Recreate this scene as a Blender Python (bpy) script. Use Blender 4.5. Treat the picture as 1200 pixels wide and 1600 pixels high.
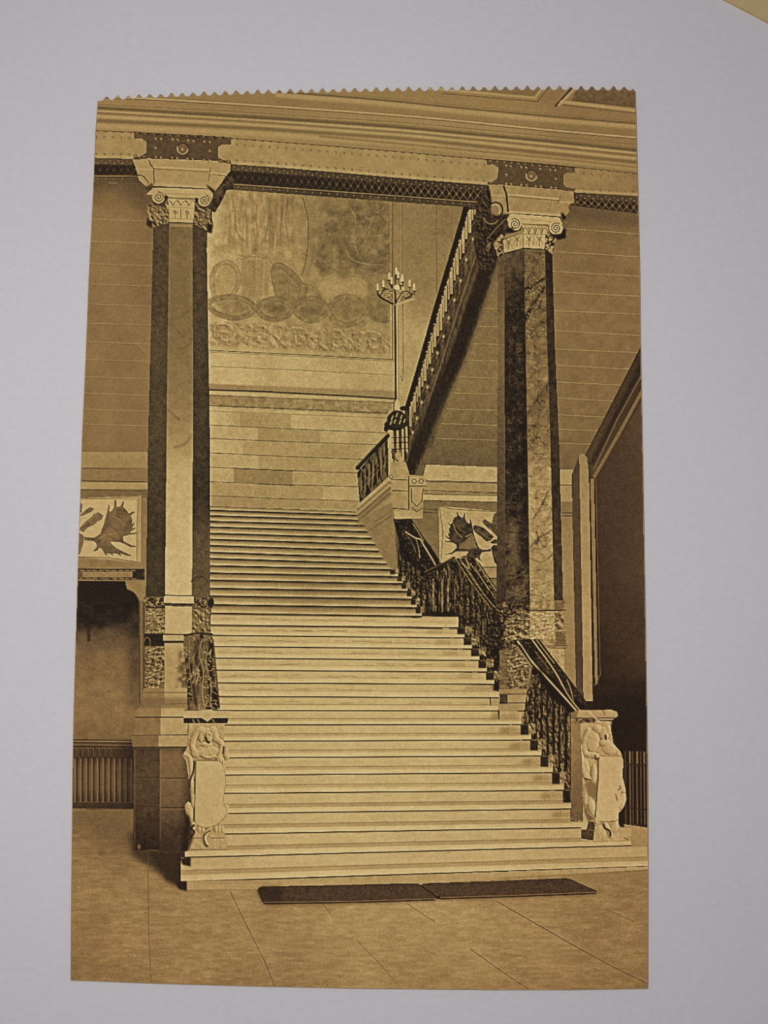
import bpy, math
import numpy as np
from mathutils import Vector, Matrix

# ------------------------------------------------------------------ camera, world, light, exposure
scene = bpy.context.scene
for o in list(bpy.data.objects):
    bpy.data.objects.remove(o)
COL = scene.collection
CARD_T = 0.00060                      # thickness of the postcard (metres)
SHEET_T = 0.00020                     # thickness of the white paper sheet
TILT = math.radians(5.2)
DIST = 0.182
LENS, SENSOR = 40.0, 36.0
cd = bpy.data.cameras.new('camera'); cam = bpy.data.objects.new('camera', cd); COL.objects.link(cam)
cd.lens = LENS; cd.sensor_width = SENSOR; cd.sensor_height = SENSOR; cd.sensor_fit = 'VERTICAL'
cd.clip_start = 0.005; cd.clip_end = 20
cam.location = (0, -DIST * math.sin(TILT), DIST * math.cos(TILT))
cam.rotation_euler = (TILT, 0, 0)
scene.camera = cam
FPX = LENS / SENSOR * 1600.0

world = bpy.data.worlds.new('world'); scene.world = world; world.use_nodes = True
wb = world.node_tree.nodes['Background']
wb.inputs[0].default_value = (0.92, 0.95, 1.0, 1); wb.inputs[1].default_value = 0.13

def area(name, loc, target, size, power, col):
    l = bpy.data.lights.new(name, 'AREA'); l.shape = 'DISK'; l.size = size; l.energy = power; l.color = col
    o = bpy.data.objects.new(name, l); COL.objects.link(o); o.location = loc
    o.rotation_euler = (Vector(target) - Vector(loc)).to_track_quat('-Z', 'Y').to_euler()
    return o
LAMP = (-0.028, 0.006, 0.215)
area('desk_lamp_light', LAMP, (-0.028, 0.006, 0), 0.04, 0.345, (1.0, 0.96, 0.945))

vs = scene.view_settings
vs.view_transform = 'Standard'; vs.look = 'None'; vs.exposure = 0.0; vs.gamma = 1.0; vs.use_curve_mapping = False

# ------------------------------------------------------------------ helpers: pixel of the 1200x1600 frame -> point on a level plane
ct, st_ = math.cos(TILT), math.sin(TILT)
CZ = DIST * ct; CY = -DIST * st_
def unproject(px, py, z):
    px = np.asarray(px, float); py = np.asarray(py, float)
    a = (px - 600.0) / FPX; b = (800.0 - py) / FPX          # camera space (a, b, -1)
    dy = b * ct + st_; dz = b * st_ - ct                     # rotate about x
    t = (z - CZ) / dz
    return a * t, CY + dy * t, np.full_like(a, z) if np.ndim(a) else z

def mesh_obj(name, verts, faces, mat, parent=None):
    me = bpy.data.meshes.new(name); me.from_pydata([tuple(v) for v in verts], [], faces); me.update()
    if mat: me.materials.append(mat)
    o = bpy.data.objects.new(name, me); COL.objects.link(o)
    if parent: o.parent = parent
    return o

def extrude_outline(name, pts, z0, z1, mat, parent=None):
    """pts: CCW list of (x, y) in metres; closed prism"""
    n = len(pts)
    v = [(x, y, z1) for x, y in pts] + [(x, y, z0) for x, y in pts]
    f = [tuple(range(n)), tuple(range(2 * n - 1, n - 1, -1))]
    f += [(i, i + n, (i + 1) % n + n, (i + 1) % n) for i in range(n)]
    return mesh_obj(name, v, f, mat, parent)

# ------------------------------------------------------------------ materials
def new_mat(name):
    m = bpy.data.materials.new(name); m.use_nodes = True
    nt = m.node_tree; bsdf = nt.nodes['Principled BSDF']
    return m, nt, bsdf
def N(nt, t, **kw):
    n = nt.nodes.new(t)
    for k, v in kw.items(): setattr(n, k, v)
    return n
def noise(nt, vec, scale, detail=3, rough=0.55, stretch=None):
    if stretch:
        mp = N(nt, 'ShaderNodeMapping'); mp.inputs['Scale'].default_value = stretch
        nt.links.new(vec, mp.inputs['Vector']); vec = mp.outputs[0]
    n = N(nt, 'ShaderNodeTexNoise'); n.inputs['Scale'].default_value = scale
    n.inputs['Detail'].default_value = detail; n.inputs['Roughness'].default_value = rough
    nt.links.new(vec, n.inputs['Vector']); return n.outputs['Fac']
def ramp(nt, fac, stops):
    r = N(nt, 'ShaderNodeValToRGB'); e = r.color_ramp.elements
    while len(e) < len(stops): e.new(0.5)
    for k, (p, c) in enumerate(stops):
        e[k].position = p; e[k].color = (*c, 1)
    nt.links.new(fac, r.inputs[0]); return r.outputs[0]
def mixmul(nt, a, b, fac=1.0):
    m = N(nt, 'ShaderNodeMix', data_type='RGBA', blend_type='MULTIPLY'); m.inputs[0].default_value = fac
    nt.links.new(a, m.inputs[6]); nt.links.new(b, m.inputs[7]); return m.outputs[2]
def bump(nt, bsdf, h, strength, dist):
    b = N(nt, 'ShaderNodeBump'); b.inputs['Strength'].default_value = strength; b.inputs['Distance'].default_value = dist
    nt.links.new(h, b.inputs['Height']); nt.links.new(b.outputs[0], bsdf.inputs['Normal'])

def paper_material(name, col, var=0.05, rough=0.75, bstr=0.35):
    m, nt, b = new_mat(name); tc = N(nt, 'ShaderNodeTexCoord').outputs['Object']
    fine = noise(nt, tc, 1050, 4, 0.65, (0.7, 1.0, 1.0)); big = noise(nt, tc, 26, 3, 0.6)
    c0 = tuple(c * (1 - var) for c in col); c1 = tuple(min(1, c * (1 + var)) for c in col)
    a = ramp(nt, fine, [(0.30, c0), (0.70, c1)])
    g = ramp(nt, big, [(0.25, (0.965, 0.965, 0.97)), (0.75, (1, 1, 1))])
    nt.links.new(mixmul(nt, a, g), b.inputs['Base Color'])
    b.inputs['Roughness'].default_value = rough; b.inputs['Specular IOR Level'].default_value = 0.25
    bump(nt, b, fine, bstr, 0.00012)
    return m
M_sheet = paper_material('white_paper', (0.64, 0.622, 0.648), 0.03, 0.85, 0.45)
M_table = paper_material('table_laminate', (0.42, 0.40, 0.38), 0.05, 0.5, 0.1)
M_yellow = paper_material('yellowed_card', (0.56, 0.42, 0.21), 0.05, 0.8, 0.2)
M_stock = paper_material('card_stock', (0.36, 0.255, 0.125), 0.10, 0.85, 0.3)
M_stock_edge = M_stock

def print_material():
    m, nt, b = new_mat('sepia_print'); tc = N(nt, 'ShaderNodeTexCoord').outputs['Object']
    at = N(nt, 'ShaderNodeAttribute', attribute_name='ink')
    fibre = noise(nt, tc, 1700, 4, 0.62, (0.55, 1.0, 1.0)); fine = noise(nt, tc, 5200, 2, 0.6)
    g1 = ramp(nt, fibre, [(0.28, (0.92, 0.91, 0.89)), (0.5, (1, 1, 1)), (0.75, (1.05, 1.05, 1.06))])
    g2 = ramp(nt, fine, [(0.25, (0.88, 0.88, 0.88)), (0.75, (1.10, 1.10, 1.10))])
    nt.links.new(mixmul(nt, mixmul(nt, at.outputs['Color'], g1, 0.8), g2, 0.8), b.inputs['Base Color'])
    b.inputs['Roughness'].default_value = 0.7; b.inputs['Specular IOR Level'].default_value = 0.06
    bump(nt, b, fibre, 0.35, 0.00007)
    return m
M_print = print_material()

# ------------------------------------------------------------------ the table and the white sheet
s = 0.55
table = extrude_outline('floor', [(-s, -s), (s, -s), (s, s), (-s, s)], -0.02 - SHEET_T, -SHEET_T, M_table)  # slab is the unseen table top below the sheet, not a room floor
table['kind'] = 'structure'
sheet = extrude_outline('paper_sheet', [(-0.21, -0.148), (0.21, -0.148), (0.21, 0.148), (-0.21, 0.148)], -SHEET_T, 0.0, M_sheet)
sheet['label'] = 'large blank white paper sheet lying under the sepia postcard'; sheet['category'] = 'paper'

# the yellowed card whose corner shows at the top right
ax, ay, _ = unproject(1133, -1, CARD_T * 0.9); bx_, by_, _ = unproject(1200, 34.0, CARD_T * 0.9)
d = Vector((float(bx_ - ax), float(by_ - ay))).normalized(); nrm = Vector((-d.y, d.x))
if nrm.y < 0: nrm = -nrm
p0 = Vector((float(ax), float(ay))) - d * 0.035
o2 = [p0, p0 + d * 0.140, p0 + d * 0.140 + nrm * 0.09, p0 + nrm * 0.09]
ycard = extrude_outline('yellowed_card', [tuple(p) for p in o2], 0.0, CARD_T * 0.9, M_yellow)
ycard['label'] = 'yellowed blank card whose edge pokes into the upper right corner'; ycard['category'] = 'card'

# ------------------------------------------------------------------ the postcard outline (perforated top edge)
LEFT = [(152.5, 158), (149, 205), (145, 305), (138.5, 430), (133.5, 560), (128, 680), (125, 780), (121.5, 880), (118.5, 980), (115, 1100), (113, 1200), (112, 1300), (111, 1400), (110, 1532)]
RIGHT = [(993, 143), (995, 215), (997, 290), (1000, 420), (1001, 520), (1004, 680), (1006, 800), (1008, 920), (1010.5, 1080), (1012.5, 1220), (1013, 1350), (1012.5, 1545)]
BOTTOM = [(110, 1532), (240, 1537), (380, 1541), (560, 1545), (760, 1547), (900, 1547), (1012.5, 1545)]
VALX = [150, 210, 300, 400, 500, 600, 700, 800, 900, 995]
VALY = [158, 154.5, 150.5, 147, 145, 143, 142, 141, 141, 141.5]
top = [LEFT[0]]
xs = 158.0; k = 0
while xs < 985:
    pitch = 16.85 + 0.5 * math.sin(k * 1.7); h = 6.6 + 0.9 * math.sin(k * 2.3)
    pk = xs + pitch * 0.5 + 0.7 * math.sin(k * 3.1)
    vy = lambda x: float(np.interp(x, VALX, VALY))
    for f, e in ((0.0, 0.0), (0.18, 0.16), (0.30, 0.5), (0.40, 0.86), (0.5, 1.0), (0.60, 0.86), (0.70, 0.5), (0.82, 0.16)):
        x = xs + f * pitch
        top.append((x, vy(x) - e * h))
    xs += pitch; k += 1
top = [p for p in top if p[0] < 989] + [RIGHT[0]]
OUT = top + RIGHT[1:] + BOTTOM[::-1][1:] + LEFT[::-1][1:-1]       # clockwise in the picture (y down)
ox, oy, _ = unproject([p[0] for p in OUT], [p[1] for p in OUT], CARD_T)
outline = list(zip(ox.tolist(), oy.tolist()))[::-1]              # CCW seen from above

card = bpy.data.objects.new('postcard', None); COL.objects.link(card)
card['label'] = 'old sepia postcard of a grand marble staircase with perforated top edge'
card['category'] = 'postcard'
stock = extrude_outline('card_stock', outline, 0.00010, CARD_T, M_stock, card)

# ================================================================== THE PRINT: flat collotype picture on the card
SS = 2
X0, Y0, X1, Y1 = 100, 125, 1025, 1556
W_, H_ = (X1 - X0) * SS, (Y1 - Y0) * SS
T = np.full((H_, W_), 120.0, np.float32)          # ink lightness 0..255
WM = np.zeros((H_, W_), np.float32)               # extra warmth
LB = np.zeros((H_, W_), np.int16)                 # which printed part
GR = np.full((H_, W_), 7.0, np.float32)           # grain strength
rng = np.random.default_rng(7)
LABELS = [('printed_hall', None)]
def lab(part, sub=None):
    LABELS.append((part, sub)); return len(LABELS) - 1

def field(sx, sy, seed):
    """smooth value noise over the whole print, cell sx x sy pixels, range 0..1"""
    r = np.random.default_rng(seed)
    gw, gh = int((X1 - X0) / sx) + 3, int((Y1 - Y0) / sy) + 3
    g = r.random((gh, gw), dtype=np.float32)
    u = np.arange(W_, dtype=np.float32) / SS / sx; v = np.arange(H_, dtype=np.float32) / SS / sy
    iu = u.astype(int); iv = v.astype(int); fu = u - iu; fv = v - iv
    fu = fu * fu * (3 - 2 * fu); fv = (fv * fv * (3 - 2 * fv))[:, None]
    g0 = g[iv]; g1 = g[iv + 1]
    a = g0[:, iu] * (1 - fu) + g0[:, iu + 1] * fu
    b = g1[:, iu] * (1 - fu) + g1[:, iu + 1] * fu
    return a * (1 - fv) + b * fv
_fc = {}
def fb(sx, sy, seed, octv=3):
    key = (sx, sy, seed, octv)
    if key not in _fc:
        a = 0; w = 1.0; tot = 0
        for i in range(octv):
            a = a + w * field(max(1.2, sx / 2 ** i), max(1.2, sy / 2 ** i), seed * 31 + i); tot += w; w *= 0.55
        a = a / tot
        _fc[key] = np.clip((a - 0.5) * 1.55 + 0.5, 0, 1).astype(np.float32)
    return _fc[key]

def box(pts, pad):
    p = np.asarray(pts, float)
    x0 = max(0, int((p[:, 0].min() - pad - X0) * SS)); x1 = min(W_, int((p[:, 0].max() + pad - X0) * SS) + 2)
    y0 = max(0, int((p[:, 1].min() - pad - Y0) * SS)); y1 = min(H_, int((p[:, 1].max() + pad - Y0) * SS) + 2)
    return x0, x1, y0, y1
def grid(b):
    x0, x1, y0, y1 = b
    X = (np.arange(x0, x1, dtype=np.float32) + 0.5) / SS + X0
    Y = (np.arange(y0, y1, dtype=np.float32) + 0.5) / SS + Y0
    return X[None, :], Y[:, None]
def inside(pts, X, Y):
    m = np.zeros((Y.shape[0], X.shape[1]), bool); n = len(pts)
    for i in range(n):
        xa, ya = pts[i]; xb, yb = pts[(i + 1) % n]
        if ya == yb: continue
        r = ((Y > min(ya, yb)) & (Y <= max(ya, yb)))[:, 0]
        if not r.any(): continue
        yy = Y[r]; xi = xa + (yy - ya) * (xb - xa) / (yb - ya)
        m[r] ^= (X < xi)
    return m
def blur(m, r):
    r = int(max(1, round(r * SS)))
    for ax in (0, 1):
        for _ in (0, 1):
            n = m.shape[ax]
            pad = [(0, 0), (0, 0)]; pad[ax] = (r + 1, r)
            c = np.cumsum(np.pad(m, pad, mode='edge'), axis=ax, dtype=np.float64)
            sl = [slice(None)] * 2; s2 = [slice(None)] * 2
            sl[ax] = slice(2 * r + 1, 2 * r + 1 + n); s2[ax] = slice(0, n)
            m = ((c[tuple(sl)] - c[tuple(s2)]) / (2 * r + 1)).astype(np.float32)
    return m
def put(b, m, tone, a=1.0, label=None, grain=None, warm=None, X=None, Y=None, mul=None):
    x0, x1, y0, y1 = b; sl = (slice(y0, y1), slice(x0, x1))
    mm = m.astype(np.float32) * a
    if mul is not None: T[sl] *= 1 + mm * (mul - 1)
    elif tone is not None:
        t = tone(X, Y, sl) if callable(tone) else tone
        T[sl] = T[sl] * (1 - mm) + t * mm
    if grain is not None: GR[sl] = GR[sl] * (1 - mm) + grain * mm
    if warm is not None: WM[sl] = WM[sl] * (1 - mm) + warm * mm
    if label is not None: LB[sl][m > 0.5] = label
def poly(pts, tone=None, a=1.0, soft=0, label=None, grain=None, warm=None, mul=None):
    b = box(pts, soft * 3 + 1)
    if b[1] <= b[0] or b[3] <= b[2]: return
    X, Y = grid(b); m = inside(pts, X, Y).astype(np.float32)
    if soft: m = blur(m, soft)
    put(b, m, tone, a, label, grain, warm, X, Y, mul)
def rect(x0, y0, x1, y1, tone=None, **k): poly([(x0, y0), (x1, y0), (x1, y1), (x0, y1)], tone, **k)
def line(pts, w, tone, a=1.0, soft=0.5, label=None, mul=None):
    for i in range(len(pts) - 1):
        seg = pts[i:i + 2]; b = box(seg, w / 2 + soft + 1)
        if b[1] <= b[0] or b[3] <= b[2]: continue
        X, Y = grid(b); (xa, ya), (xb, yb) = seg
        dx, dy = xb - xa, yb - ya; L2 = dx * dx + dy * dy + 1e-9
        t = np.clip(((X - xa) * dx + (Y - ya) * dy) / L2, 0, 1)
        if i > 0: t = np.where((X - xa) * dx + (Y - ya) * dy < 0, np.nan, t)
        d = np.hypot(X - xa - t * dx, Y - ya - t * dy)
        m = np.nan_to_num(np.clip((w / 2 - d) / max(soft, 0.3) + 0.5, 0, 1), nan=0.0)
        put(b, m, tone, a, label, None, None, X, Y, mul)
def spl(pts, n=8):
    p = [pts[0]] + list(pts) + [pts[-1]]; out = []
    for i in range(1, len(p) - 2):
        for j in range(n):
            t = j / n; q = []
            for c in (0, 1):
                a0, a1, a2, a3 = p[i - 1][c], p[i][c], p[i + 1][c], p[i + 2][c]
                q.append(0.5 * (2 * a1 + (a2 - a0) * t + (2 * a0 - 5 * a1 + 4 * a2 - a3) * t * t + (3 * a1 - a0 - 3 * a2 + a3) * t ** 3))
            out.append(tuple(q))
    out.append(pts[-1]); return out
def curve(pts, w, tone, **k): line(spl(pts), w, tone, **k)
def ell(cx, cy, rx, ry, tone=None, rot=0, n=28, **k):
    c, s_ = math.cos(rot), math.sin(rot); p = []
    for i in range(n):
        a_ = 2 * math.pi * i / n; x, y = rx * math.cos(a_), ry * math.sin(a_)
        p.append((cx + c * x - s_ * y, cy + s_ * x + c * y))
    poly(p, tone, **k); return p
def arc(cx, cy, rx, ry, a0, a1, w, tone, n=14, **k):
    line([(cx + rx * math.cos(a0 + (a1 - a0) * i / n), cy + ry * math.sin(a0 + (a1 - a0) * i / n)) for i in range(n + 1)], w, tone, **k)
def spiral(cx, cy, r, turns, w, tone, dirn=1, start=0, **k):
    n = int(20 * turns)
    line([(cx + r * (1 - i / n * 0.9) * math.cos(start + dirn * 2 * math.pi * turns * i / n),
           cy + r * (1 - i / n * 0.9) * math.sin(start + dirn * 2 * math.pi * turns * i / n)) for i in range(n + 1)], w, tone, **k)
def yi(*a):     # tone interpolated down the picture
    ys, ts = a[0::2], a[1::2]; return lambda X, Y, sl: np.interp(Y, ys, ts).astype(np.float32) + 0 * X
def xi_(*a):
    xs_, ts = a[0::2], a[1::2]; return lambda X, Y, sl: np.interp(X, xs_, ts).astype(np.float32) + 0 * Y
def tex(base, f, amp):      # base tone plus amp * (noise - 0.5)
    def g(X, Y, sl):
        t = base(X, Y, sl) if callable(base) else base
        return t + amp * (f[sl] - 0.5) * 2
    return g
def marble(base, f, lo, hi, k=3.0, veins=None, vt=150, vw=0.03):
    """contrasty mottling between lo and hi, with thin bright veins along a noise contour"""
    def g(X, Y, sl):
        c = np.clip((f[sl] - 0.5) * k + 0.5, 0, 1); t = lo + (hi - lo) * c
        if base is not None: t = t + base(X, Y, sl)
        if veins is not None:
            v = np.exp(-((veins[sl] - 0.5) / vw) ** 2); t = t * (1 - v) + vt * v
        return t
    return g
def ycurve(pts): 
    xs_ = [p[0] for p in pts]; ys = [p[1] for p in pts]
    return lambda x: float(np.interp(x, xs_, ys))
def samp(c, xa, xb, n=12, dy=0): return [(xa + (xb - xa) * i / n, c(xa + (xb - xa) * i / n) + dy) for i in range(n + 1)]

def field_rot(sx, sy, ang, seed, octv=2):
    """stretched noise turned by ang, for streaky marble"""
    r = np.random.default_rng(seed); g = r.random((512, 512), dtype=np.float32)
    X = (np.arange(W_, dtype=np.float32) / SS)[None, :]; Y = (np.arange(H_, dtype=np.float32) / SS)[:, None]
    c, s_ = math.cos(ang), math.sin(ang); tot = 0; out = 0; w = 1.0
    for k in range(octv):
        u = (X * c + Y * s_) / sx * 2 ** k + 900 + 77 * k; v = (-X * s_ + Y * c) / sy * 2 ** k + 2900 + 55 * k
        iu = np.floor(u).astype(np.int32); iv = np.floor(v).astype(np.int32); fu = u - iu; fv = v - iv
        fu = fu * fu * (3 - 2 * fu); fv = fv * fv * (3 - 2 * fv); iu &= 511; iv &= 511; ju = (iu + 1) & 511; jv = (iv + 1) & 511
        out = out + w * ((g[iv, iu] * (1 - fu) + g[iv, ju] * fu) * (1 - fv) + (g[jv, iu] * (1 - fu) + g[jv, ju] * fu) * fv); tot += w; w *= .55
    return np.clip((out / tot - .5) * 1.5 + .5, 0, 1).astype(np.float32)
def emboss(f, d=2):
    """relief-like light and dark sides of a noise field, about -1..1"""
    e = np.zeros_like(f); e[d:-d, d:-d] = f[2 * d:, :-2 * d] - f[:-2 * d, 2 * d:]
    return np.clip(e / (e.std() * 2.2), -1, 1)
def rough(base, em, amp, f=None, famp=0):
    def g(X, Y, sl):
        t = base(X, Y, sl) if callable(base) else base
        t = t + amp * em[sl]
        if f is not None: t = t + famp * (f[sl] - .5) * 2
        return t
    return g
def relief(clip, items, base, k=34, light=(0.75, -0.66), label=None, rnd=0.0, ao=4.0, lim=(-95, 22)):
    """a carved relief as the print shows it: forms of given height lit from one side"""
    b = box(clip, 2); X, Y = grid(b); Hh = np.zeros((Y.shape[0], X.shape[1]), np.float32)
    for it in items:
        if it[0] == 'e':
            _, cx, cy, rx, ry, rot, h = it; c, s_ = math.cos(rot), math.sin(rot)
            u = ((X - cx) * c + (Y - cy) * s_) / rx; v = (-(X - cx) * s_ + (Y - cy) * c) / ry
            Hh = np.maximum(Hh, h * np.sqrt(np.clip(1 - u * u - v * v, 0, 1)))
        elif it[0] == 's':
            _, pts, w, h = it; pts = spl(pts, 6); dm = np.full_like(Hh, 1e6)
            for (xa, ya), (xb, yb) in zip(pts[:-1], pts[1:]):
                dx, dy = xb - xa, yb - ya; t = np.clip(((X - xa) * dx + (Y - ya) * dy) / (dx * dx + dy * dy + 1e-9), 0, 1)
                dm = np.minimum(dm, np.hypot(X - xa - t * dx, Y - ya - t * dy))
            Hh = np.maximum(Hh, h * np.sqrt(np.clip(1 - (dm / (w / 2)) ** 2, 0, 1)))
        else:
            _, pts, h, sf = it; Hh = np.maximum(Hh, h * blur(inside(pts, X, Y).astype(np.float32), sf))
    sl = (slice(b[2], b[3]), slice(b[0], b[1]))
    if rnd: Hh = Hh + rnd * F5[sl] * 2 + rnd * F2[sl]
    Hb = blur(Hh, 0.7); gy_, gx_ = np.gradient(Hb, 1.0 / SS)
    sh = -(gx_ * light[0] + gy_ * light[1]) * k + np.minimum(0, Hb - blur(Hh, 3.5)) * ao
    bt = base(X, Y, sl) if callable(base) else base
    m = inside(clip, X, Y).astype(np.float32)
    put(b, m, lambda X_, Y_, s2: bt + np.clip(sh, *lim), 1.0, label, None, None, X, Y)

# noise fields
F2 = fb(3, 3, 1, 2); F5 = fb(6, 6, 2, 3); F12 = fb(14, 12, 3, 3); F40 = fb(46, 40, 4, 3)
FV = fb(3.2, 11, 5, 2); FD = fb(9, 9, 6, 3); FH = fb(16, 4, 8, 3); FX = fb(5, 4, 9, 2); FVN = fb(22, 26, 10, 4); FB = fb(30, 14, 11, 4)
FM = field_rot(5.5, 2.6, -0.55, 41, 3); EM = emboss(FM, 2); FM2 = field_rot(4, 3, 0.9, 42, 3); EM2 = emboss(FM2, 2); EV = emboss(FV, 2); FST = field_rot(4, 34, 0.04, 43, 3)

# ------------------------------------------------------------------ ceiling
L_ceil = lab('printed_ceiling'); L_coffer = lab('printed_ceiling', 'printed_coffer')
beam_top = ycurve([(140, 203.5), (150, 204), (210, 207), (280, 210), (340, 214.5), (440, 222), (540, 230), (640, 238.5), (760, 249), (860, 257), (1000, 271.5)])
poly([(140, 120), (1010, 120)] + samp(beam_top, 1010, 140, 20), yi(140, 122, 175, 128, 210, 134, 270, 126), label=L_ceil, warm=0.1)
poly([(140, 150), (300, 150), (300, 215), (140, 206)], 132, a=0.5, soft=25)
poly([(850, 140), (1010, 140), (1010, 275), (850, 258)], 108, a=0.55, soft=30)
A = ycurve([(430, 143), (560, 153), (640, 160.5), (700, 167), (860, 182), (1000, 193.5)])
B = ycurve([(150, 150), (240, 154.5), (340, 160.5), (440, 167), (540, 174), (640, 181.5), (700, 187), (860, 203.5), (1000, 215.5)])
C = ycurve([(150, 163), (340, 172.5), (640, 192), (860, 213), (1000, 226)])
D = ycurve([(150, 168.5), (250, 174.5), (340, 180), (440, 186), (540, 192.5), (640, 200), (700, 206), (860, 221), (1000, 235.5)])
F = ycurve([(150, 176.5), (400, 190.5), (640, 208), (860, 229.5), (1000, 244)])
G = ycurve([(150, 188.5), (400, 200.5), (640, 217), (860, 240), (1000, 254)])
Hc = ycurve([(500, 213), (640, 226), (860, 247), (1000, 262)])
def band(c, xa, xb, dy0, dy1, tone, a=1, soft=1.2): poly(samp(c, xa, xb, 18, dy0) + samp(c, xb, xa, 18, dy1), tone, a=a, soft=soft)
band(A, 430, 1000, 1.5, 9, 150, 0.75, 1.5); line(samp(A, 430, 1000, 18), 3.0, 88, a=0.75, soft=1.5); line(samp(A, 560, 1000, 18, -4), 2, 100, a=0.35)
band(A, 430, 1000, 11, 19, 112, 0.4, 2)
line(samp(B, 150, 1000, 20), 2.0, 158, a=0.85); line(samp(B, 150, 1000, 20, 2.2), 1.2, 86, a=0.8); line(samp(B, 150, 1000, 20, -3), 1.2, 106, a=0.5)
line(samp(C, 150, 1000, 20), 1.1, 92, a=0.7); line(samp(C, 300, 1000, 20, 4), 1.0, 100, a=0.5)
band(D, 148, 1000, -2.5, 2.5, 84, 0.85, 1.2); band(D, 148, 1000, 3.0, 6.5, 158, 0.85)
band(F, 148, 1000, -1.5, 1.5, 96, 0.75); band(F, 148, 1000, 2.5, 8, 158, 0.8, 1.5)
band(G, 148, 1000, -2.8, 2.8, 98, 0.8, 1.5); band(G, 148, 1000, 4, 12, 154, 0.7, 2)
line(samp(Hc, 500, 1000, 14), 3.5, 104, a=0.6, soft=2)
# coffers at the upper right
poly([(640, 134), (846, 134), (834, 155), (760, 147)], 106, a=0.8, soft=1)
line([(660, 137), (833, 152.5)], 4, 150, a=0.8, soft=1.5); line([(690, 146), (838, 158.5)], 1.6, 86, a=0.7)
line([(835, 154), (849, 136)], 4, 148, a=0.8, soft=1); line([(840, 159), (858, 136)], 1.8, 84, a=0.8)
poly([(862, 134), (884, 134), (866, 168), (848, 158)], 116, soft=1.5)
line([(868, 165.5), (893, 138)], 3, 62, a=0.9, soft=1); line([(874, 163.5), (899, 138)], 4, 150, a=0.9, soft=1)
poly([(902, 134), (1000, 134), (1000, 168.5), (894, 157)], tex(90, F5, 10), label=L_coffer, soft=0.6)
line([(877, 159), (1000, 173.5)], 4.5, 150, a=0.85, soft=1.2); line([(893, 156.5), (1000, 168)], 1.2, 72, a=0.7)
line([(880, 164), (1000, 178)], 1.4, 84, a=0.7)
poly([(640, 120), (845, 120), (834, 152), (700, 140)], None, label=L_coffer)

# ------------------------------------------------------------------ riveted beam
L_beam = lab('printed_beam'); L_lat = lab('printed_beam', 'printed_lattice_band')
beam_bot = ycurve([(140, 246.5), (205, 248), (361, 256.5), (440, 262), (540, 270.5), (640, 279.5), (760, 289), (895, 300.5), (1000, 307)])
lat_line = ycurve([(140, 275), (205, 275), (361, 287.5), (640, 307.5), (735, 315), (890, 322), (1000, 335.5)])
lat_bot = ycurve([(140, 285), (205, 286), (361, 296.5), (640, 317), (735, 324), (890, 333), (1000, 345)])
poly(samp(beam_top, 140, 1005, 24) + samp(beam_bot, 1005, 140, 24), tex(xi_(140, 140, 400, 142, 640, 142, 800, 138, 1000, 120), F12, 7), label=L_beam)
line(samp(beam_top, 140, 1005, 24), 1.6, 92, a=0.8)
line(samp(beam_bot, 140, 1005, 24, -3), 3, 164, a=0.5, soft=2)
poly(samp(beam_bot, 140, 1005, 24) + samp(lat_bot, 1005, 140, 24), xi_(140, 80, 360, 76, 500, 66, 700, 62, 1000, 70), label=L_lat, warm=0.2)
for (xa, xb) in ((140, 214), (356, 760), (886, 1005)):
    mid = lambda x: (beam_bot(x) + 10, lat_line(x) - 1)
    P = [(x, mid(x)[0]) for x in np.linspace(xa, xb, 14)]; Q = [(x, mid(x)[1]) for x in np.linspace(xb, xa, 14)]
    poly(P + Q, 40, a=0.9, soft=1.2)
    x = xa; i = 0
    while x < xb - 5:               # lattice crosses
        y0, y1 = beam_bot(x) + 11, lat_line(x) - 2.5
        am = 0.12 + 0.4 * min(1, max(0, (x - 440) / 220)); ym = (y0 + y1) / 2
        if x > 860: am = 0.55
        jx = rng.uniform(-.8, .8)
        line([(x + jx, y1), (x + 5, ym + .5), (x + 10, y0)], 1.8, 106, a=am); line([(x + jx, y0), (x + 5, ym - .5), (x + 10, y1)], 1.8, 96, a=am)
        ell(x + 5, ym, 2.2, 1.6, 118, a=am, n=10, soft=.5); ell(x + 10.5, ym, 2.0, 3.2, 26, a=am, n=10, soft=.8); x += 11.0
    line(samp(lat_line, xa, xb, 14), 1.5, 128, a=0.8)
    line(samp(lat_line, xa, xb, 14, 2), 1.2, 42, a=0.6)
x = 150.0
while x < 1000:
    if not (205 < x < 364 or 758 < x < 895):
        line([(x, beam_top(x) + 0.6), (x + 4, beam_top(x) + 1.2)], 1.6, 80, a=0.7)
        for yy in (beam_top(x) + 9.5, beam_bot(x) - 6):
            ell(x, yy, 2.0, 2.0, 92, a=0.85, n=10, soft=0.4); ell(x - 0.6, yy + 0.5, 1.0, 1.0, 166, a=0.8, n=8)
    if not (212 < x < 356 or 758 < x < 888):
        for yy in (beam_bot(x) + 4, beam_bot(x) + 8.0, lat_line(x) + 4.5):
            ell(x + (3 if yy > beam_bot(x) + 5 else -3), yy, 1.3, 1.3, 122, a=0.75, n=8)
            ell(x + (3 if yy > beam_bot(x) + 5 else -3) + 1.6, yy + 0.9, 1.0, 1.0, 40, a=0.6, n=8)
    x += 12.9

emF = emboss(F5, 2)
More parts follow.
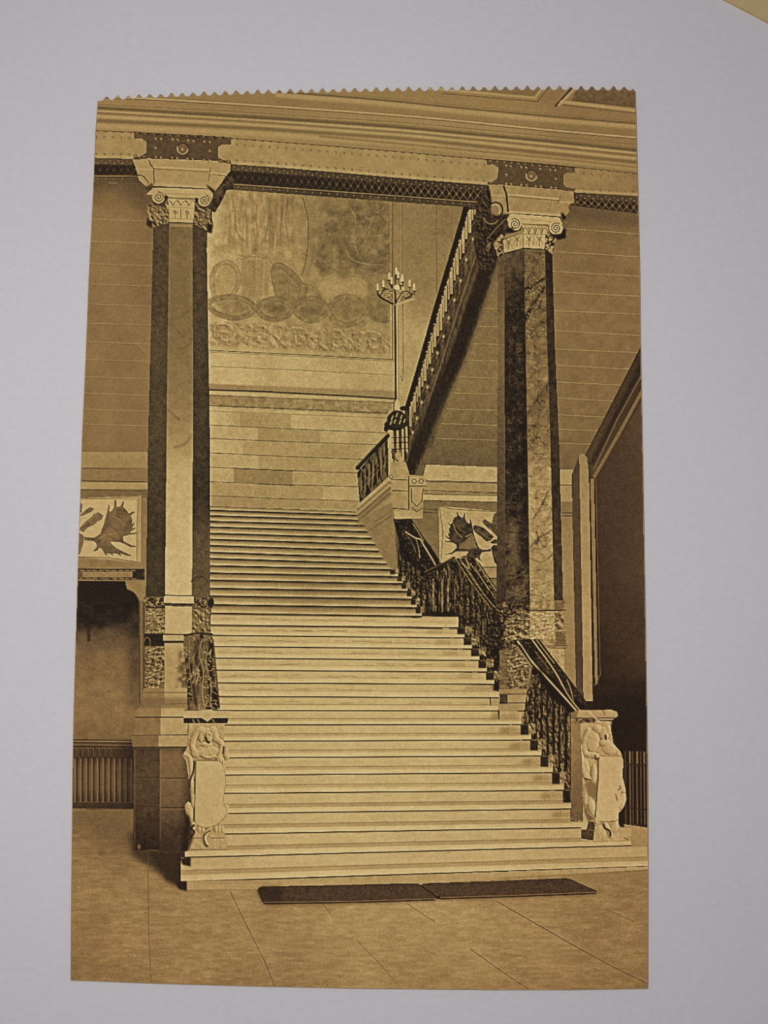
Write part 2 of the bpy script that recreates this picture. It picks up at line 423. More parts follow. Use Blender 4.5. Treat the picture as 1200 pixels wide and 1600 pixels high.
# ------------------------------------------------------------------ back wall with mural
L_wall = lab('printed_back_wall'); L_mural = lab('printed_back_wall', 'printed_mural'); L_corn = lab('printed_back_wall', 'printed_cornice')
def wall_tone(X, Y, sl):
    t = np.interp(Y, [300, 420, 520, 600, 660, 800], [118, 128, 150, 158, 150, 150]) + np.interp(X, [330, 400, 620, 720], [18, 10, 0, -6])
    return t + 9 * (F40[sl] - 0.5) * 2 + 4 * (F5[sl] - 0.5) * 2
poly([(318, 296)] + samp(lat_bot, 330, 760, 12) + [(760, 400), (640, 700), (615, 800), (318, 797)], wall_tone, label=L_wall, grain=12)
def mural_tone(X, Y, sl):
    t = np.interp(X, [325, 360, 430, 480, 520, 610], [168, 152, 140, 136, 126, 122]) + np.interp(Y, [300, 400, 470, 520, 560], [-8, 0, 2, 8, 14])
    return t + 12 * (F12[sl] - 0.5) * 2 + 8 * (FD[sl] - 0.5) * 2
poly([(320, 294)] + samp(lat_bot, 326, 611, 10) + [(609, 562), (320, 547)], mural_tone, label=L_mural, grain=12)
# dark foliage, right
poly(spl([(512, 330), (555, 318), (605, 322), (608, 440), (575, 420), (560, 436), (520, 420), (500, 432), (488, 400), (500, 360), (512, 330)]), lambda X, Y, sl: 104 + 26 * (FD[sl] - 0.5) * 2 + 10 * (F5[sl] - .5), a=0.75, soft=5)
for (x0, y0, r) in ((545, 350, 20), (520, 375, 16), (590, 345, 14), (560, 395, 16), (585, 410, 16), (505, 400, 14)):
    ell(x0, y0, r, r * 0.7, 88, a=0.35, soft=5)
curve([(548, 325), (556, 345), (552, 372), (560, 398)], 2, 150, a=0.35); curve([(600, 325), (582, 340), (575, 368), (566, 385)], 2.2, 148, a=0.35)
curve([(540, 390), (550, 405), (570, 412), (598, 414)], 1.2, 152, a=0.5); curve([(575, 340), (590, 335), (603, 348)], 3, 84, a=0.5, soft=2)
# tree trunk in the middle
poly(spl([(473, 309), (480, 335), (482, 365), (478, 405), (472, 430), (478, 436), (490, 425), (494, 395), (490, 360), (492, 320), (473, 309)]), 118, a=0.5, soft=2)
curve([(473, 309), (480, 335), (482, 365), (478, 405), (472, 430)], 1.6, 84, a=0.7); curve([(492, 382), (488, 405), (480, 432)], 1.3, 96, a=0.6)
# standing figure on the left: streaked robe
poly([(350, 300), (462, 306), (455, 400), (345, 396)], lambda X, Y, sl: T[sl] + 16 * (FST[sl] - .5) * 2 - 3, a=.9, soft=4)
for pts in ([(362, 304), (367, 335), (370, 362), (382, 378)], [(424, 304), (420, 335), (416, 365), (406, 384)], [(383, 328), (386, 348), (385, 366)], [(372, 330), (374, 350)], [(402, 320), (400, 345), (404, 370)], [(450, 312), (446, 345), (450, 372)]): curve(pts, 1.6, 98, a=.45, soft=1.4)
ell(360, 384, 14, 11, tex(122, F5, 14), a=.5, soft=4); ell(401, 388, 9, 8, 106, a=.45, soft=3); ell(398, 392, 4, 4, 94, a=.4, soft=2)
poly([(378, 406), (419, 405), (419, 462), (378, 466)], tex(132, FST, 12), a=0.8, soft=2)
curve([(376, 406), (395, 401), (418, 404), (424, 412)], 1.3, 100, a=0.6); curve([(376, 405), (375, 440), (377, 462)], 1.6, 162, a=0.55, soft=1.2); curve([(372, 398), (384, 401), (400, 396), (420, 402)], 1, 108, a=.5)
# interlaced ribbons
def ribbon(pts, w, t=114, a=.75):
    p = spl(pts, 10); line(p, w, tex(t, F5, 20), a=a, soft=1.4)
    for sgn in (-1, 1):
        e_ = []
        for i in range(len(p)):
            x0, y0 = p[max(0, i - 1)]; x1_, y1_ = p[min(len(p) - 1, i + 1)]; L_ = math.hypot(x1_ - x0, y1_ - y0) + 1e-6
            e_.append((p[i][0] - (y1_ - y0) / L_ * w / 2 * sgn, p[i][1] + (x1_ - x0) / L_ * w / 2 * sgn))
        line(e_, 1.1, 96, a=.36)
    line(p, 1.2, 144, a=.28)
for (cx, cy, rx, ry, t_) in ((366, 481, 24, 12, 120), (430, 482, 20, 11, 100), (486, 484, 20, 12, 98), (541, 484, 24, 15, 108)): ell(cx, cy, rx, ry, tex(t_, FD, 14), a=.75, soft=3)
ell(429, 483, 8, 4, 84, a=.5, soft=2, rot=-.3); ell(486, 485, 9, 4, 84, a=.5, soft=2)
ell(352, 437, 19, 28, tex(142, F5, 9), rot=.15, a=.7, soft=3)
ribbon([(336, 466), (331, 440), (336, 420), (352, 410), (368, 418), (373, 440), (362, 462), (340, 474)], 7, 130, .4)
S = spl([(426, 414), (438, 411), (458, 424), (474, 444), (480, 456), (468, 472), (452, 474), (436, 470), (428, 450), (424, 428), (426, 414)])
poly(S, tex(112, F5, 14), a=0.8, soft=1.2); line(S, 1.4, 86, a=0.6, soft=1); curve([(434, 420), (450, 432), (466, 452), (462, 466)], 1.3, 146, a=0.4); curve([(430, 424), (436, 446), (444, 464)], 1.2, 140, a=0.35); curve([(440, 430), (450, 446), (452, 464)], 1, 92, a=.4)
ribbon([(470, 446), (488, 450), (500, 462), (486, 470), (468, 474)], 5, 116, .5)
ribbon([(326, 478), (340, 490), (366, 497), (388, 492), (400, 482), (412, 472), (430, 467), (448, 472), (458, 482), (468, 494), (486, 501), (504, 495), (513, 484), (522, 470), (541, 463), (562, 471), (574, 487), (588, 498), (606, 500)], 8, 116, .6)
ribbon([(326, 472), (342, 466), (366, 464), (388, 471), (400, 482), (411, 494), (430, 499), (449, 493), (458, 482), (468, 471), (486, 466), (504, 472), (513, 484), (522, 500), (541, 508), (562, 501), (574, 487), (586, 476), (606, 474)], 8, 116, .6)
poly(spl([(572, 460), (590, 455), (604, 462), (604, 505), (588, 500), (574, 488), (572, 460)]), tex(108, F5, 14), a=0.7, soft=2)
poly(spl([(508, 440), (522, 430), (538, 438), (560, 436), (574, 446), (574, 462), (552, 460), (530, 456), (510, 464), (496, 452), (508, 440)]), 152, a=0.6, soft=3)
curve([(508, 436), (524, 428), (538, 437), (556, 434), (575, 444)], 1, 160, a=0.4)
# acanthus frieze under the mural
FRZ = [(328, 503), (607, 516), (608, 554), (328, 541)]
poly(FRZ, lambda X, Y, sl: 141 + 14 * emF[sl] + 10 * (FD[sl] - .5) * 2 - 26 * np.exp(-((FVN[sl] - .5) / .035) ** 2), a=0.75, soft=2)
for i in range(5):
    cx, cy = 350 + i * 58, 522 + i * 3
    it = [('s', [(cx - 26, cy + 8), (cx - 14, cy - 12), (cx + 4, cy - 14), (cx + 16, cy - 2), (cx + 8, cy + 10), (cx - 4, cy + 8), (cx - 4, cy - 2), (cx + 3, cy - 3)], 5, 3.2), ('s', [(cx + 8, cy - 10), (cx + 24, cy + 2), (cx + 34, cy + 12)], 5, 3), ('s', [(cx + 16, cy - 2), (cx + 26, cy - 10), (cx + 32, cy - 4)], 4, 2.6), ('e', cx - 18, cy + 12, 6, 4, .5, 2.5), ('e', cx + 20, cy + 12, 5, 5, 0, 2.5), ('s', [(cx - 10, cy - 12), (cx - 18, cy - 14)], 4, 2.4)]
    relief([(cx - 30, cy - 19), (cx + 29, cy - 17), (cx + 29, cy + 21), (cx - 30, cy + 19)], it, lambda X, Y, sl: T[sl], k=15, rnd=.8, ao=3, lim=(-30, 16))
poly([(326, 540), (608, 554), (608, 562), (326, 547)], 156, a=0.6, soft=1)
# frame lines
line([(328, 547.5), (470, 554.5), (615, 562)], 1.5, 84, a=0.9); line([(328, 550), (470, 557), (616, 564.5)], 1.1, 104, a=0.8)
line([(613, 316), (613.5, 562)], 1.6, 84, a=0.9); line([(616, 316), (616.5, 564)], 1.0, 110, a=0.7); line([(610.5, 316), (610.5, 560)], 1.5, 150, a=0.5)
line([(330, 572.5), (470, 578.5), (615, 586)], 1.1, 112, a=0.8); curve([(628.5, 318), (629, 440), (630, 583), (626, 588)], 1.3, 96, a=0.8)
line([(626, 320), (627, 580)], 1.2, 150, a=0.5); line([(682, 322), (682.5, 460)], 1.2, 92, a=0.8); line([(706, 324), (705, 380)], 1.2, 92, a=0.7)
poly([(618, 320), (720, 326), (700, 380), (620, 420)], 112, a=0.45, soft=12)
# cornice and stone courses
poly([(326, 599.5), (620, 611), (620, 624), (326, 610)], 132, soft=1, label=L_corn); line([(326, 609.3), (400, 611.2), (480, 615.4), (560, 619.5), (622, 623.5)], 2.6, 66, a=0.95, soft=1)
line([(326, 612.5), (622, 627)], 1.5, 158, a=0.6)
poly([(326, 616), (622, 628), (604, 648), (326, 635)], tex(128, FX, 18), a=0.9, label=L_corn)
line([(326, 618), (622, 630)], 1.1, 94, a=0.8); line([(326, 633.5), (470, 639.5), (604, 645.5)], 1.6, 84, a=0.85); line([(326, 637), (604, 648.5)], 1.8, 152, a=0.6); line([(326, 642), (604, 653)], 1.0, 108, a=0.7)
for (xa, ya, xb, yb, t_) in ((365, 731, 457, 754, 118), (403, 668, 500, 690, 138), (375, 645, 455, 668, 140), (330, 664, 400, 686, 162), (457, 738, 560, 760, 150), (380, 690, 500, 712, 146), (500, 694, 560, 716, 142), (330, 754, 402, 776, 144), (402, 756, 505, 780, 142), (330, 776, 560, 800, 136), (330, 708, 365, 752, 158), (505, 760, 560, 782, 156), (405, 712, 500, 734, 144)):
    k_ = 0.036; poly([(xa, ya), (xb, ya + (xb - xa) * k_), (xb, yb + (xb - xa) * k_), (xa, yb)], tex(t_, F5, 5), a=0.8, soft=0.7)
for (ya, xb, yb) in ((664, 606, 676.5), (685, 596, 695), (707.5, 572, 718), (730, 560, 739), (752.5, 560, 760.5), (774.5, 560, 783)):
    line([(326, ya), ((326 + xb) / 2, (ya + yb) / 2 + 0.6), (xb, yb)], 1.4, 92, a=0.8)
line([(365, 732), (420, 734), (457, 735.8)], 1.6, 74, a=0.8); line([(403, 756.5), (460, 758.5)], 1.6, 80, a=0.7)
poly([(326, 791), (560, 797), (560, 803), (326, 797)], 160, a=0.6, soft=1)

# ------------------------------------------------------------------ side wall right of the upper flight, right wall
L_side = lab('printed_side_wall'); L_fr = lab('printed_side_wall', 'printed_frieze')
poly([(770, 300), (790, 300), (790, 1000), (600, 1000), (600, 790), (642, 742), (700, 620), (775, 415)], tex(yi(400, 98, 480, 110, 600, 112, 680, 100, 726, 88, 760, 104, 1000, 108), F5, 5), label=L_side, grain=13, warm=0.15)
for (xa, ya) in ((758, 482), (748, 510), (740, 537), (731, 563), (714, 589), (706, 614), (698, 639), (690, 662), (683, 685)):
    line([(xa, ya), (778, ya + (778 - xa) * 0.03)], 1.2, 150, a=0.6); line([(xa, ya + 1.6), (778, ya + 1.6 + (778 - xa) * 0.03)], 1, 86, a=0.4)
poly([(666, 726), (780, 730), (780, 753.5), (660, 750)], tex(160, F5, 6), label=L_fr)
line([(662, 751), (780, 754)], 1.6, 92, a=0.9); poly([(660, 753), (780, 756), (780, 771), (660, 768)], tex(138, F5, 6), label=L_fr)
line([(660, 766), (780, 770)], 1.4, 84, a=0.9); line([(662, 769.5), (780, 773)], 1.4, 150, a=0.8); poly([(660, 773), (780, 775), (780, 784), (660, 781)], tex(164, F5, 5), label=L_fr)
line([(660, 782), (780, 785)], 1.5, 82, a=0.9); poly([(660, 784), (780, 786), (780, 800), (660, 797)], tex(104, F5, 6))
line([(655, 795), (684, 796.5)], 1.4, 66, a=0.9); line([(655, 800), (684, 801.5)], 1.4, 66, a=0.8)
L_rw = lab('printed_right_wall'); L_rf = lab('printed_right_wall', 'printed_frieze')
poly([(855, 318), (1010, 336), (1010, 560), (914, 716), (914, 740), (855, 740)], tex(yi(330, 88, 360, 108, 480, 112, 620, 110, 735, 100), F12, 6), label=L_rw, grain=9, warm=0.35)
poly([(860, 318), (1010, 336), (1010, 356), (860, 340)], 82, a=0.7, soft=5, warm=0.5)
for (ya, yb) in ((356, 366), (393.5, 401.5), (424.5, 432), (457, 463), (486, 491), (517, 524.5), (546, 551), (571, 577), (597, 602), (622, 627), (648, 652), (671, 673), (693, 694)):
    xb = 1002 if ya < 540 else 1002 - (ya - 543) * 0.52
    line([(862, ya - 0.6), (xb, yb)], 1.2, 152, a=0.6); line([(862, ya + 1), (xb, yb + 1.6)], 1, 88, a=0.4)
rect(870, 734, 897, 762, tex(150, F5, 4), label=L_rf); line([(870, 758), (896, 758)], 1.5, 80); rect(870, 760, 896, 784, tex(142, F5, 5), label=L_rf)
rect(870, 784, 896, 801, tex(112, F5, 5)); line([(878, 801.5), (896, 801.5)], 1.5, 70); line([(878, 806), (896, 806)], 1.5, 66); line([(878, 813), (896, 813)], 1, 92)
poly([(870, 808), (895, 808), (904, 1085), (870, 1085)], tex(yi(808, 122, 900, 134, 1080, 128), F5, 5), label=L_rw, warm=0.3)

# dark doorway on the right with its slanted hood
L_dr = lab('printed_right_doorway'); L_hood = lab('printed_right_doorway', 'printed_door_hood'); L_jamb = lab('printed_right_doorway', 'printed_door_jamb'); L_leaf = lab('printed_right_doorway', 'printed_door_panel')
poly([(1003, 560), (1016, 560), (1016, 1310), (960, 1300), (915, 1115), (925, 745)], 44, label=L_dr, warm=0.8)
poly([(1001.5, 541), (1012, 541), (1012, 620), (935, 748), (922, 748), (914, 712)], xi_(914, 70, 960, 62, 1005, 58), label=L_hood, warm=0.6)
line([(1001.5, 543), (958, 628), (914.5, 713)], 2, 44, a=0.7); poly([(1003, 560), (1003, 578), (926, 728), (921, 724)], 40, a=0.8, soft=2.5)
line([(1004, 584), (965, 654), (928, 733)], 2.2, 98, a=0.8, soft=1.2); line([(1005, 608), (968, 676), (929, 744)], 5, 112, a=0.85, soft=1.5); line([(1005, 620), (969, 686), (934, 747)], 1.5, 60, a=0.9)
poly([(1007, 620), (1016, 600), (1016, 1110), (938, 1072), (930, 748)], lambda X, Y, sl: np.interp(Y, [620, 760, 900, 1000, 1060, 1075], [64, 62, 60, 54, 46, 38]) + np.interp(X, [930, 1000], [-4, 5]) + 4 * (F5[sl] - .5), label=L_leaf, warm=1.0, grain=6)
poly([(893, 742), (905, 711), (912, 1090), (900, 1082)], tex(72, F5, 4), label=L_jamb, warm=0.7)
poly([(905, 711), (910, 708), (917, 714), (921, 740), (926, 1095), (912, 1095)], tex(yi(708, 130, 760, 136, 1000, 150, 1090, 142), F5, 5), label=L_jamb)
poly([(917, 714), (924, 748), (932, 1075), (926, 1100), (920, 740)], yi(715, 60, 800, 54, 1000, 42, 1090, 36), label=L_jamb, warm=0.7)
poly([(922.5, 748), (928, 748), (934, 1068), (930, 1070)], tex(118, F5, 5), label=L_jamb, warm=0.4); line([(929, 748), (936, 1056)], 1.4, 50); line([(931, 748), (938, 1056)], 1.1, 96, a=0.8)
line([(929, 1070), (932, 1069), (936, 1056)], 1.5, 104, a=0.8)
poly([(926, 1072), (1016, 1072), (1016, 1180), (975, 1190), (950, 1120), (926, 1108)], yi(1070, 46, 1090, 36, 1180, 34), label=L_dr, warm=0.7, soft=0)
poly([(985, 1062), (1016, 1062), (1016, 1085), (935, 1085), (935, 1068)], 42, a=0.6, soft=6, warm=0.8)
# grille at the lower right
L_gr = lab('printed_right_grille')
poly([(966, 1172), (1016, 1170), (1016, 1296), (975, 1290), (966, 1280)], yi(1170, 38, 1290, 34), label=L_gr, warm=0.6)
for x0 in (977, 984, 988.5, 995, 1001, 1006.5, 1010.5):
    line([(x0, 1175), (x0 + 1, 1288)], 1.8, 96 if x0 in (984, 995, 1006.5) else 74, a=0.75, soft=0.8); line([(x0 + 2, 1176), (x0 + 3, 1288)], 1.2, 26, a=0.6)
line([(970, 1194), (1014, 1196)], 3, 50, a=0.8); line([(972, 1262), (1014, 1265)], 2.5, 44, a=0.8); line([(985, 1288), (1014, 1293)], 1.5, 78, a=0.7); line([(984, 1175), (984, 1192)], 2.4, 120, a=0.6); line([(996, 1175), (996, 1192)], 2.4, 118, a=0.6); line([(1007, 1176), (1007, 1192)], 2.4, 112, a=0.6)

# ------------------------------------------------------------------ left wall
L_lw = lab('printed_left_wall'); L_lf = lab('printed_left_wall', 'printed_frieze')
poly([(110, 284), (245, 288), (245, 712), (110, 708)], lambda X, Y, sl: np.interp(Y, [284, 300, 330, 450, 600, 706], [82, 92, 112, 115, 112, 108]) + np.interp(X, [130, 170, 235], [0, 4, 2]) + 7 * (F40[sl] - .5) * 2, label=L_lw, grain=8, warm=0.45)
poly([(205, 262), (234, 290), (240, 345), (215, 330), (190, 290)], 70, a=0.6, soft=8)
poly([(185, 330), (245, 330), (245, 480), (205, 470)], 98, a=0.35, soft=14)
for (ya, yb) in ((342, 345.5), (376.5, 380.5), (411, 415.5), (443, 447), (474, 479), (504.5, 507.5), (533, 538), (561, 565), (588, 592), (614, 618), (639, 643), (662, 666)):
    line([(120, ya), (240, yb)], 1.2, 146, a=0.5); line([(120, ya + 1.6), (240, yb + 1.6)], 1, 88, a=0.3)
rect(110, 706, 240, 731, tex(yi(706, 138, 731, 132), F5, 5), label=L_lf); line([(110, 731), (240, 733.5)], 1.6, 86); rect(110, 733, 240, 750, tex(118, F5, 5), label=L_lf)
line([(110, 750.5), (240, 753.5)], 2, 80, a=0.9); rect(110, 754, 240, 764, tex(146, F5, 4), label=L_lf); poly([(110, 764), (240, 766), (240, 780), (110, 780)], tex(104, F5, 5), label=L_lf); line([(110, 764.5), (240, 767)], 1.6, 80, a=.8)
rect(110, 778, 240, 889, tex(120, F5, 6), label=L_lw, warm=0.3)
# left antler panel
L_pl = lab('printed_antler_panel'); L_al = lab('printed_antler_panel', 'printed_antler')
q = lambda pts, ox_, oy_, s_: [(ox_ + x / s_, oy_ + y / s_) for x, y in pts]
LA = lambda pts: q(pts, 110, 760, 10)
poly(LA([(100, 185), (1100, 145), (1100, 1195), (90, 1100)]), tex(150, F5, 5), label=L_pl); poly(LA([(100, 200), (1040, 210), (1035, 1165), (90, 1095)]), tex(168, F5, 5), label=L_pl)
line(LA([(130, 195), (560, 190), (1100, 148)]), 1.3, 106, a=0.7); line(LA([(1070, 180), (1040, 560), (1035, 1170)]), 1.6, 122, a=0.7); line(LA([(1100, 150), (1090, 1190)]), 1.2, 165, a=.6)
line(LA([(120, 1098), (600, 1115), (1090, 1190)]), 1.4, 100, a=0.8); line(LA([(100, 1130), (600, 1150), (1090, 1210)]), 2, 130, a=0.8)
ANT_L = LA([(215, 790), (380, 805), (470, 740), (505, 650), (545, 520), (575, 410), (600, 292), (614, 300), (600, 395), (640, 395), (685, 330), (692, 215), (710, 220), (718, 320), (770, 320), (800, 290), (820, 232), (834, 240), (820, 320), (880, 380), (910, 430), (985, 393), (1000, 404), (940, 455), (965, 520), (955, 600), (988, 568), (998, 580), (952, 670), (1008, 642), (1016, 658), (940, 700), (930, 732), (1030, 726), (1030, 740), (920, 752), (820, 780), (820, 850), (880, 885), (960, 926), (1015, 932), (1015, 946), (940, 944), (860, 905), (780, 868), (620, 860), (640, 900), (720, 970), (790, 1005), (870, 1045), (945, 1072), (935, 1088), (850, 1070), (770, 1035), (795, 1085), (720, 1045), (655, 1045), (665, 1085), (630, 1050), (560, 1040), (575, 1080), (545, 1065), (515, 1010), (480, 960), (435, 960), (425, 995), (370, 1014), (362, 1000), (405, 970), (418, 930), (400, 880), (360, 850), (225, 838)])
poly(ANT_L, tex(94, F5, 14), label=L_al, warm=0.3, soft=0); line(ANT_L + [ANT_L[0]], 0.9, 76, a=0.5)
poly(LA([(520, 720), (600, 640), (700, 690), (760, 780), (740, 840), (560, 840), (440, 810)]), 116, a=0.7, soft=1.2); poly(LA([(640, 470), (760, 480), (850, 600), (820, 760), (740, 680), (640, 560)]), 112, a=0.45, soft=2)
curve(LA([(650, 460), (760, 520), (850, 610)]), 1.2, 134, a=0.6); curve(LA([(430, 820), (560, 760), (700, 730)]), 1.2, 136, a=0.6); curve(LA([(560, 760), (640, 800), (760, 850)]), 1.1, 66, a=0.6)
for pp in ([(130, 715), (200, 765), (218, 840), (185, 950), (150, 1065), (118, 1065)], [(150, 640), (250, 540), (350, 460), (360, 430), (440, 405), (520, 455), (490, 520), (430, 545), (380, 595), (280, 640), (200, 715), (150, 690)], [(150, 455), (230, 370), (310, 320), (375, 350), (320, 400), (200, 460)], [(140, 250), (190, 270), (180, 400), (140, 420)]):
    poly(LA(pp), tex(104, F5, 14), label=L_al, soft=0)
for i in range(8):
    line(LA([(170 + i * 38, 650 - i * 28), (240 + i * 36, 640 - i * 26)]), 1.0, 74, a=0.6); line(LA([(190 + i * 38, 560 - i * 22), (230 + i * 36, 600 - i * 22)]), 1.0, 140, a=0.5)
# ornate lintel and doorway on the left
L_dl = lab('printed_left_doorway'); L_lint = lab('printed_left_doorway', 'printed_lintel'); L_ljamb = lab('printed_left_doorway', 'printed_door_jamb')
poly([(105, 907), (226, 907), (226, 1160), (105, 1160)], yi(900, 32, 955, 34, 985, 70, 1020, 100, 1100, 116, 1160, 104), label=L_dl, warm=0.55, grain=9)
poly([(110, 907), (196, 907), (217, 940), (217, 1000), (190, 975), (110, 985)], 34, a=0.9, soft=6, warm=0.3)
poly([(196, 960), (220, 960), (220, 1110), (205, 1110)], 62, a=0.7, soft=7); line([(138, 980), (139, 1000)], 5, 40, a=0.7, soft=3); ell(170, 1080, 2.5, 1.2, 70, a=0.6)
poly([(110, 940), (222, 940), (222, 1160), (110, 1160)], lambda X, Y, sl: T[sl] + 9 * (F12[sl] - .5) * 2, a=1)
rect(110, 888.5, 226, 906, tex(70, FX, 26), label=L_lint); rect(129, 893, 207, 902, tex(126, F5, 8), soft=0.5); rect(208, 890, 224, 904, tex(46, F5, 12), soft=0.8)
for x0 in range(126, 208, 10): line([(x0, 891), (x0 + 5, 891.5)], 1.4, 132, a=0.8); line([(x0, 904), (x0 + 6, 904.4)], 1.2, 140, a=0.6)
line([(110, 888.5), (226, 890)], 1.2, 52); line([(110, 906.5), (226, 907.5)], 1.6, 126, a=0.9)
poly([(196, 908), (226, 908), (226, 940), (222, 948), (216, 935), (208, 925), (199, 921), (197, 915)], tex(124, F5, 5), label=L_ljamb); line(spl([(197, 915), (199, 921), (208, 925), (215, 934), (218, 946)]), 1.2, 62, a=.8)
poly([(217, 938), (226, 938), (226, 1095), (217, 1098)], xi_(216, 74, 221, 112, 225, 70), label=L_ljamb)
line([(218, 940), (218.5, 1098)], 1.4, 52, a=.8)
# radiator grille on the left
L_gl = lab('printed_left_grille')
poly([(108, 1155), (212, 1156), (212, 1265), (108, 1264)], lambda X, Y, sl: np.interp(Y, [1155, 1165, 1185, 1200, 1230, 1255, 1264], [84, 66, 58, 80, 84, 54, 44]) + np.interp(X, [115, 190, 210], [4, 0, -16]), label=L_gl, warm=0.4)
for yy, t_ in ((1155.5, 60), (1158, 126), (1160, 54), (1163.5, 110), (1166, 46)): line([(108, yy), (207, yy + 1)], 1.4, t_, a=0.8)
for i in range(11):
    x0 = 117 + i * 8.8; am = 0.75 if i < 8 else 0.6
    line([(x0, 1186), (x0, 1252)], 2.4, 104, a=am, soft=1.0); line([(x0 + 3.2, 1172), (x0 + 3.2, 1254)], 2.0, 40, a=0.65, soft=1.0)
    line([(x0 - 2, 1169), (x0 + 3, 1169), (x0 + 3, 1182)], 1.2, 106, a=0.6 * (1 if i < 7 else 0.5)); line([(x0, 1171), (x0, 1182)], 1.6, 44, a=0.5)
line([(108, 1253), (212, 1254)], 1.4, 92, a=0.5); line([(108, 1263), (212, 1264.5)], 1.5, 100, a=0.6)
poly([(185, 1160), (215, 1160), (215, 1262), (190, 1262)], 44, a=0.5, soft=6)

# ------------------------------------------------------------------ floor
L_fl = lab('printed_floor')
poly([(105, 1264), (212, 1265), (212, 1330), (290, 1392), (1016, 1352), (1016, 1556), (105, 1556)], lambda X, Y, sl: np.interp(X, [110, 250, 420, 600, 800, 1010], [116, 124, 130, 136, 132, 116]) + np.interp(Y, [1265, 1330, 1400, 1480, 1546], [-8, 0, 6, 4, -4]) + 9 * (FH[sl] - .5) * 2 + 6 * (F40[sl] - .5) * 2, label=L_fl, warm=0.15, grain=9)
poly([(105, 1266), (212, 1264), (240, 1340), (180, 1330), (120, 1290)], 84, a=0.55, soft=12, warm=0.4)
poly([(200, 1300), (292, 1310), (289, 1388), (262, 1376), (238, 1358), (206, 1338)], 56, a=0.95, soft=5, warm=0.5)
poly([(232, 1330), (292, 1330), (291, 1391), (260, 1376)], 46, a=0.8, soft=3)
ell(158, 1332, 6, 5, 84, a=0.6, soft=2)
line([(231.5, 1340), (232, 1440), (236, 1536)], 1.3, 86, a=0.6); line([(253, 1366), (253, 1382)], 1, 120, a=.4)
line([(360, 1394), (388, 1452), (412, 1498), (429, 1541)], 1.4, 84, a=0.7); line([(505, 1413), (520, 1433)], 1.3, 96, a=0.7); line([(556, 1468), (590, 1502), (624, 1541)], 1.3, 94, a=0.6)
line([(636, 1412), (660, 1428), (680, 1441)], 1.3, 92, a=0.7); line([(735, 1483), (780, 1515), (826, 1546)], 1.4, 84, a=0.7); line([(776, 1408), (840, 1445), (905, 1482), (960, 1512), (1010, 1536)], 1.5, 78, a=0.75); line([(945, 1420), (990, 1440)], 1.3, 96, a=0.7)
poly([(975, 1288), (1016, 1294), (1016, 1350), (985, 1340)], tex(138, F5, 5), label=L_fl); line([(978, 1335), (1000, 1344), (1014, 1347)], 1.4, 92, a=0.7)
poly([(870, 1362), (1016, 1352), (1016, 1372), (900, 1385)], 122, a=0.6, soft=4)
for i in range(70):
    x0, y0 = rng.uniform(115, 1008), rng.uniform(1400, 1542); ell(x0, y0, rng.uniform(0.6, 1.3), rng.uniform(0.5, 1.0), 72, a=rng.uniform(0.3, 0.9), n=8)
# ------------------------------------------------------------------ main staircase: 33 treads
YL = [797.3, 805.9, 814.7, 823.5, 833.3, 842.7, 852.5, 863.2, 872.8, 884, 895.2, 906.4, 919.2, 931.2, 944.8, 958.1, 976.5, 992.5, 1009.9, 1028, 1046.7, 1066.7, 1088, 1110, 1132.5, 1158, 1183.8, 1211, 1239.5, 1271, 1303, 1338, 1375.6]
YR = [804.8, 813, 821, 830.7, 841, 850.7, 861, 872, 881, 890, 901, 912, 924, 936, 949.5, 963, 980.6, 996.7, 1014, 1031.7, 1050, 1069, 1090, 1110.5, 1132, 1156, 1181, 1207, 1234.5, 1263.7, 1293, 1321, 1353.5]
XR = [556, 563, 569, 576, 581, 587, 592, 597, 604, 611, 622, 629, 637, 643.5, 651, 659, 716, 726, 737.5, 749, 761, 772.5, 783, 823, 815, 830, 846, 864, 881, 893, 911, 986, 1014]
L_st = lab('printed_staircase')
XL0 = 326
n = 33
STEP_L = [lab('printed_staircase', 'printed_step') for _ in range(n)]
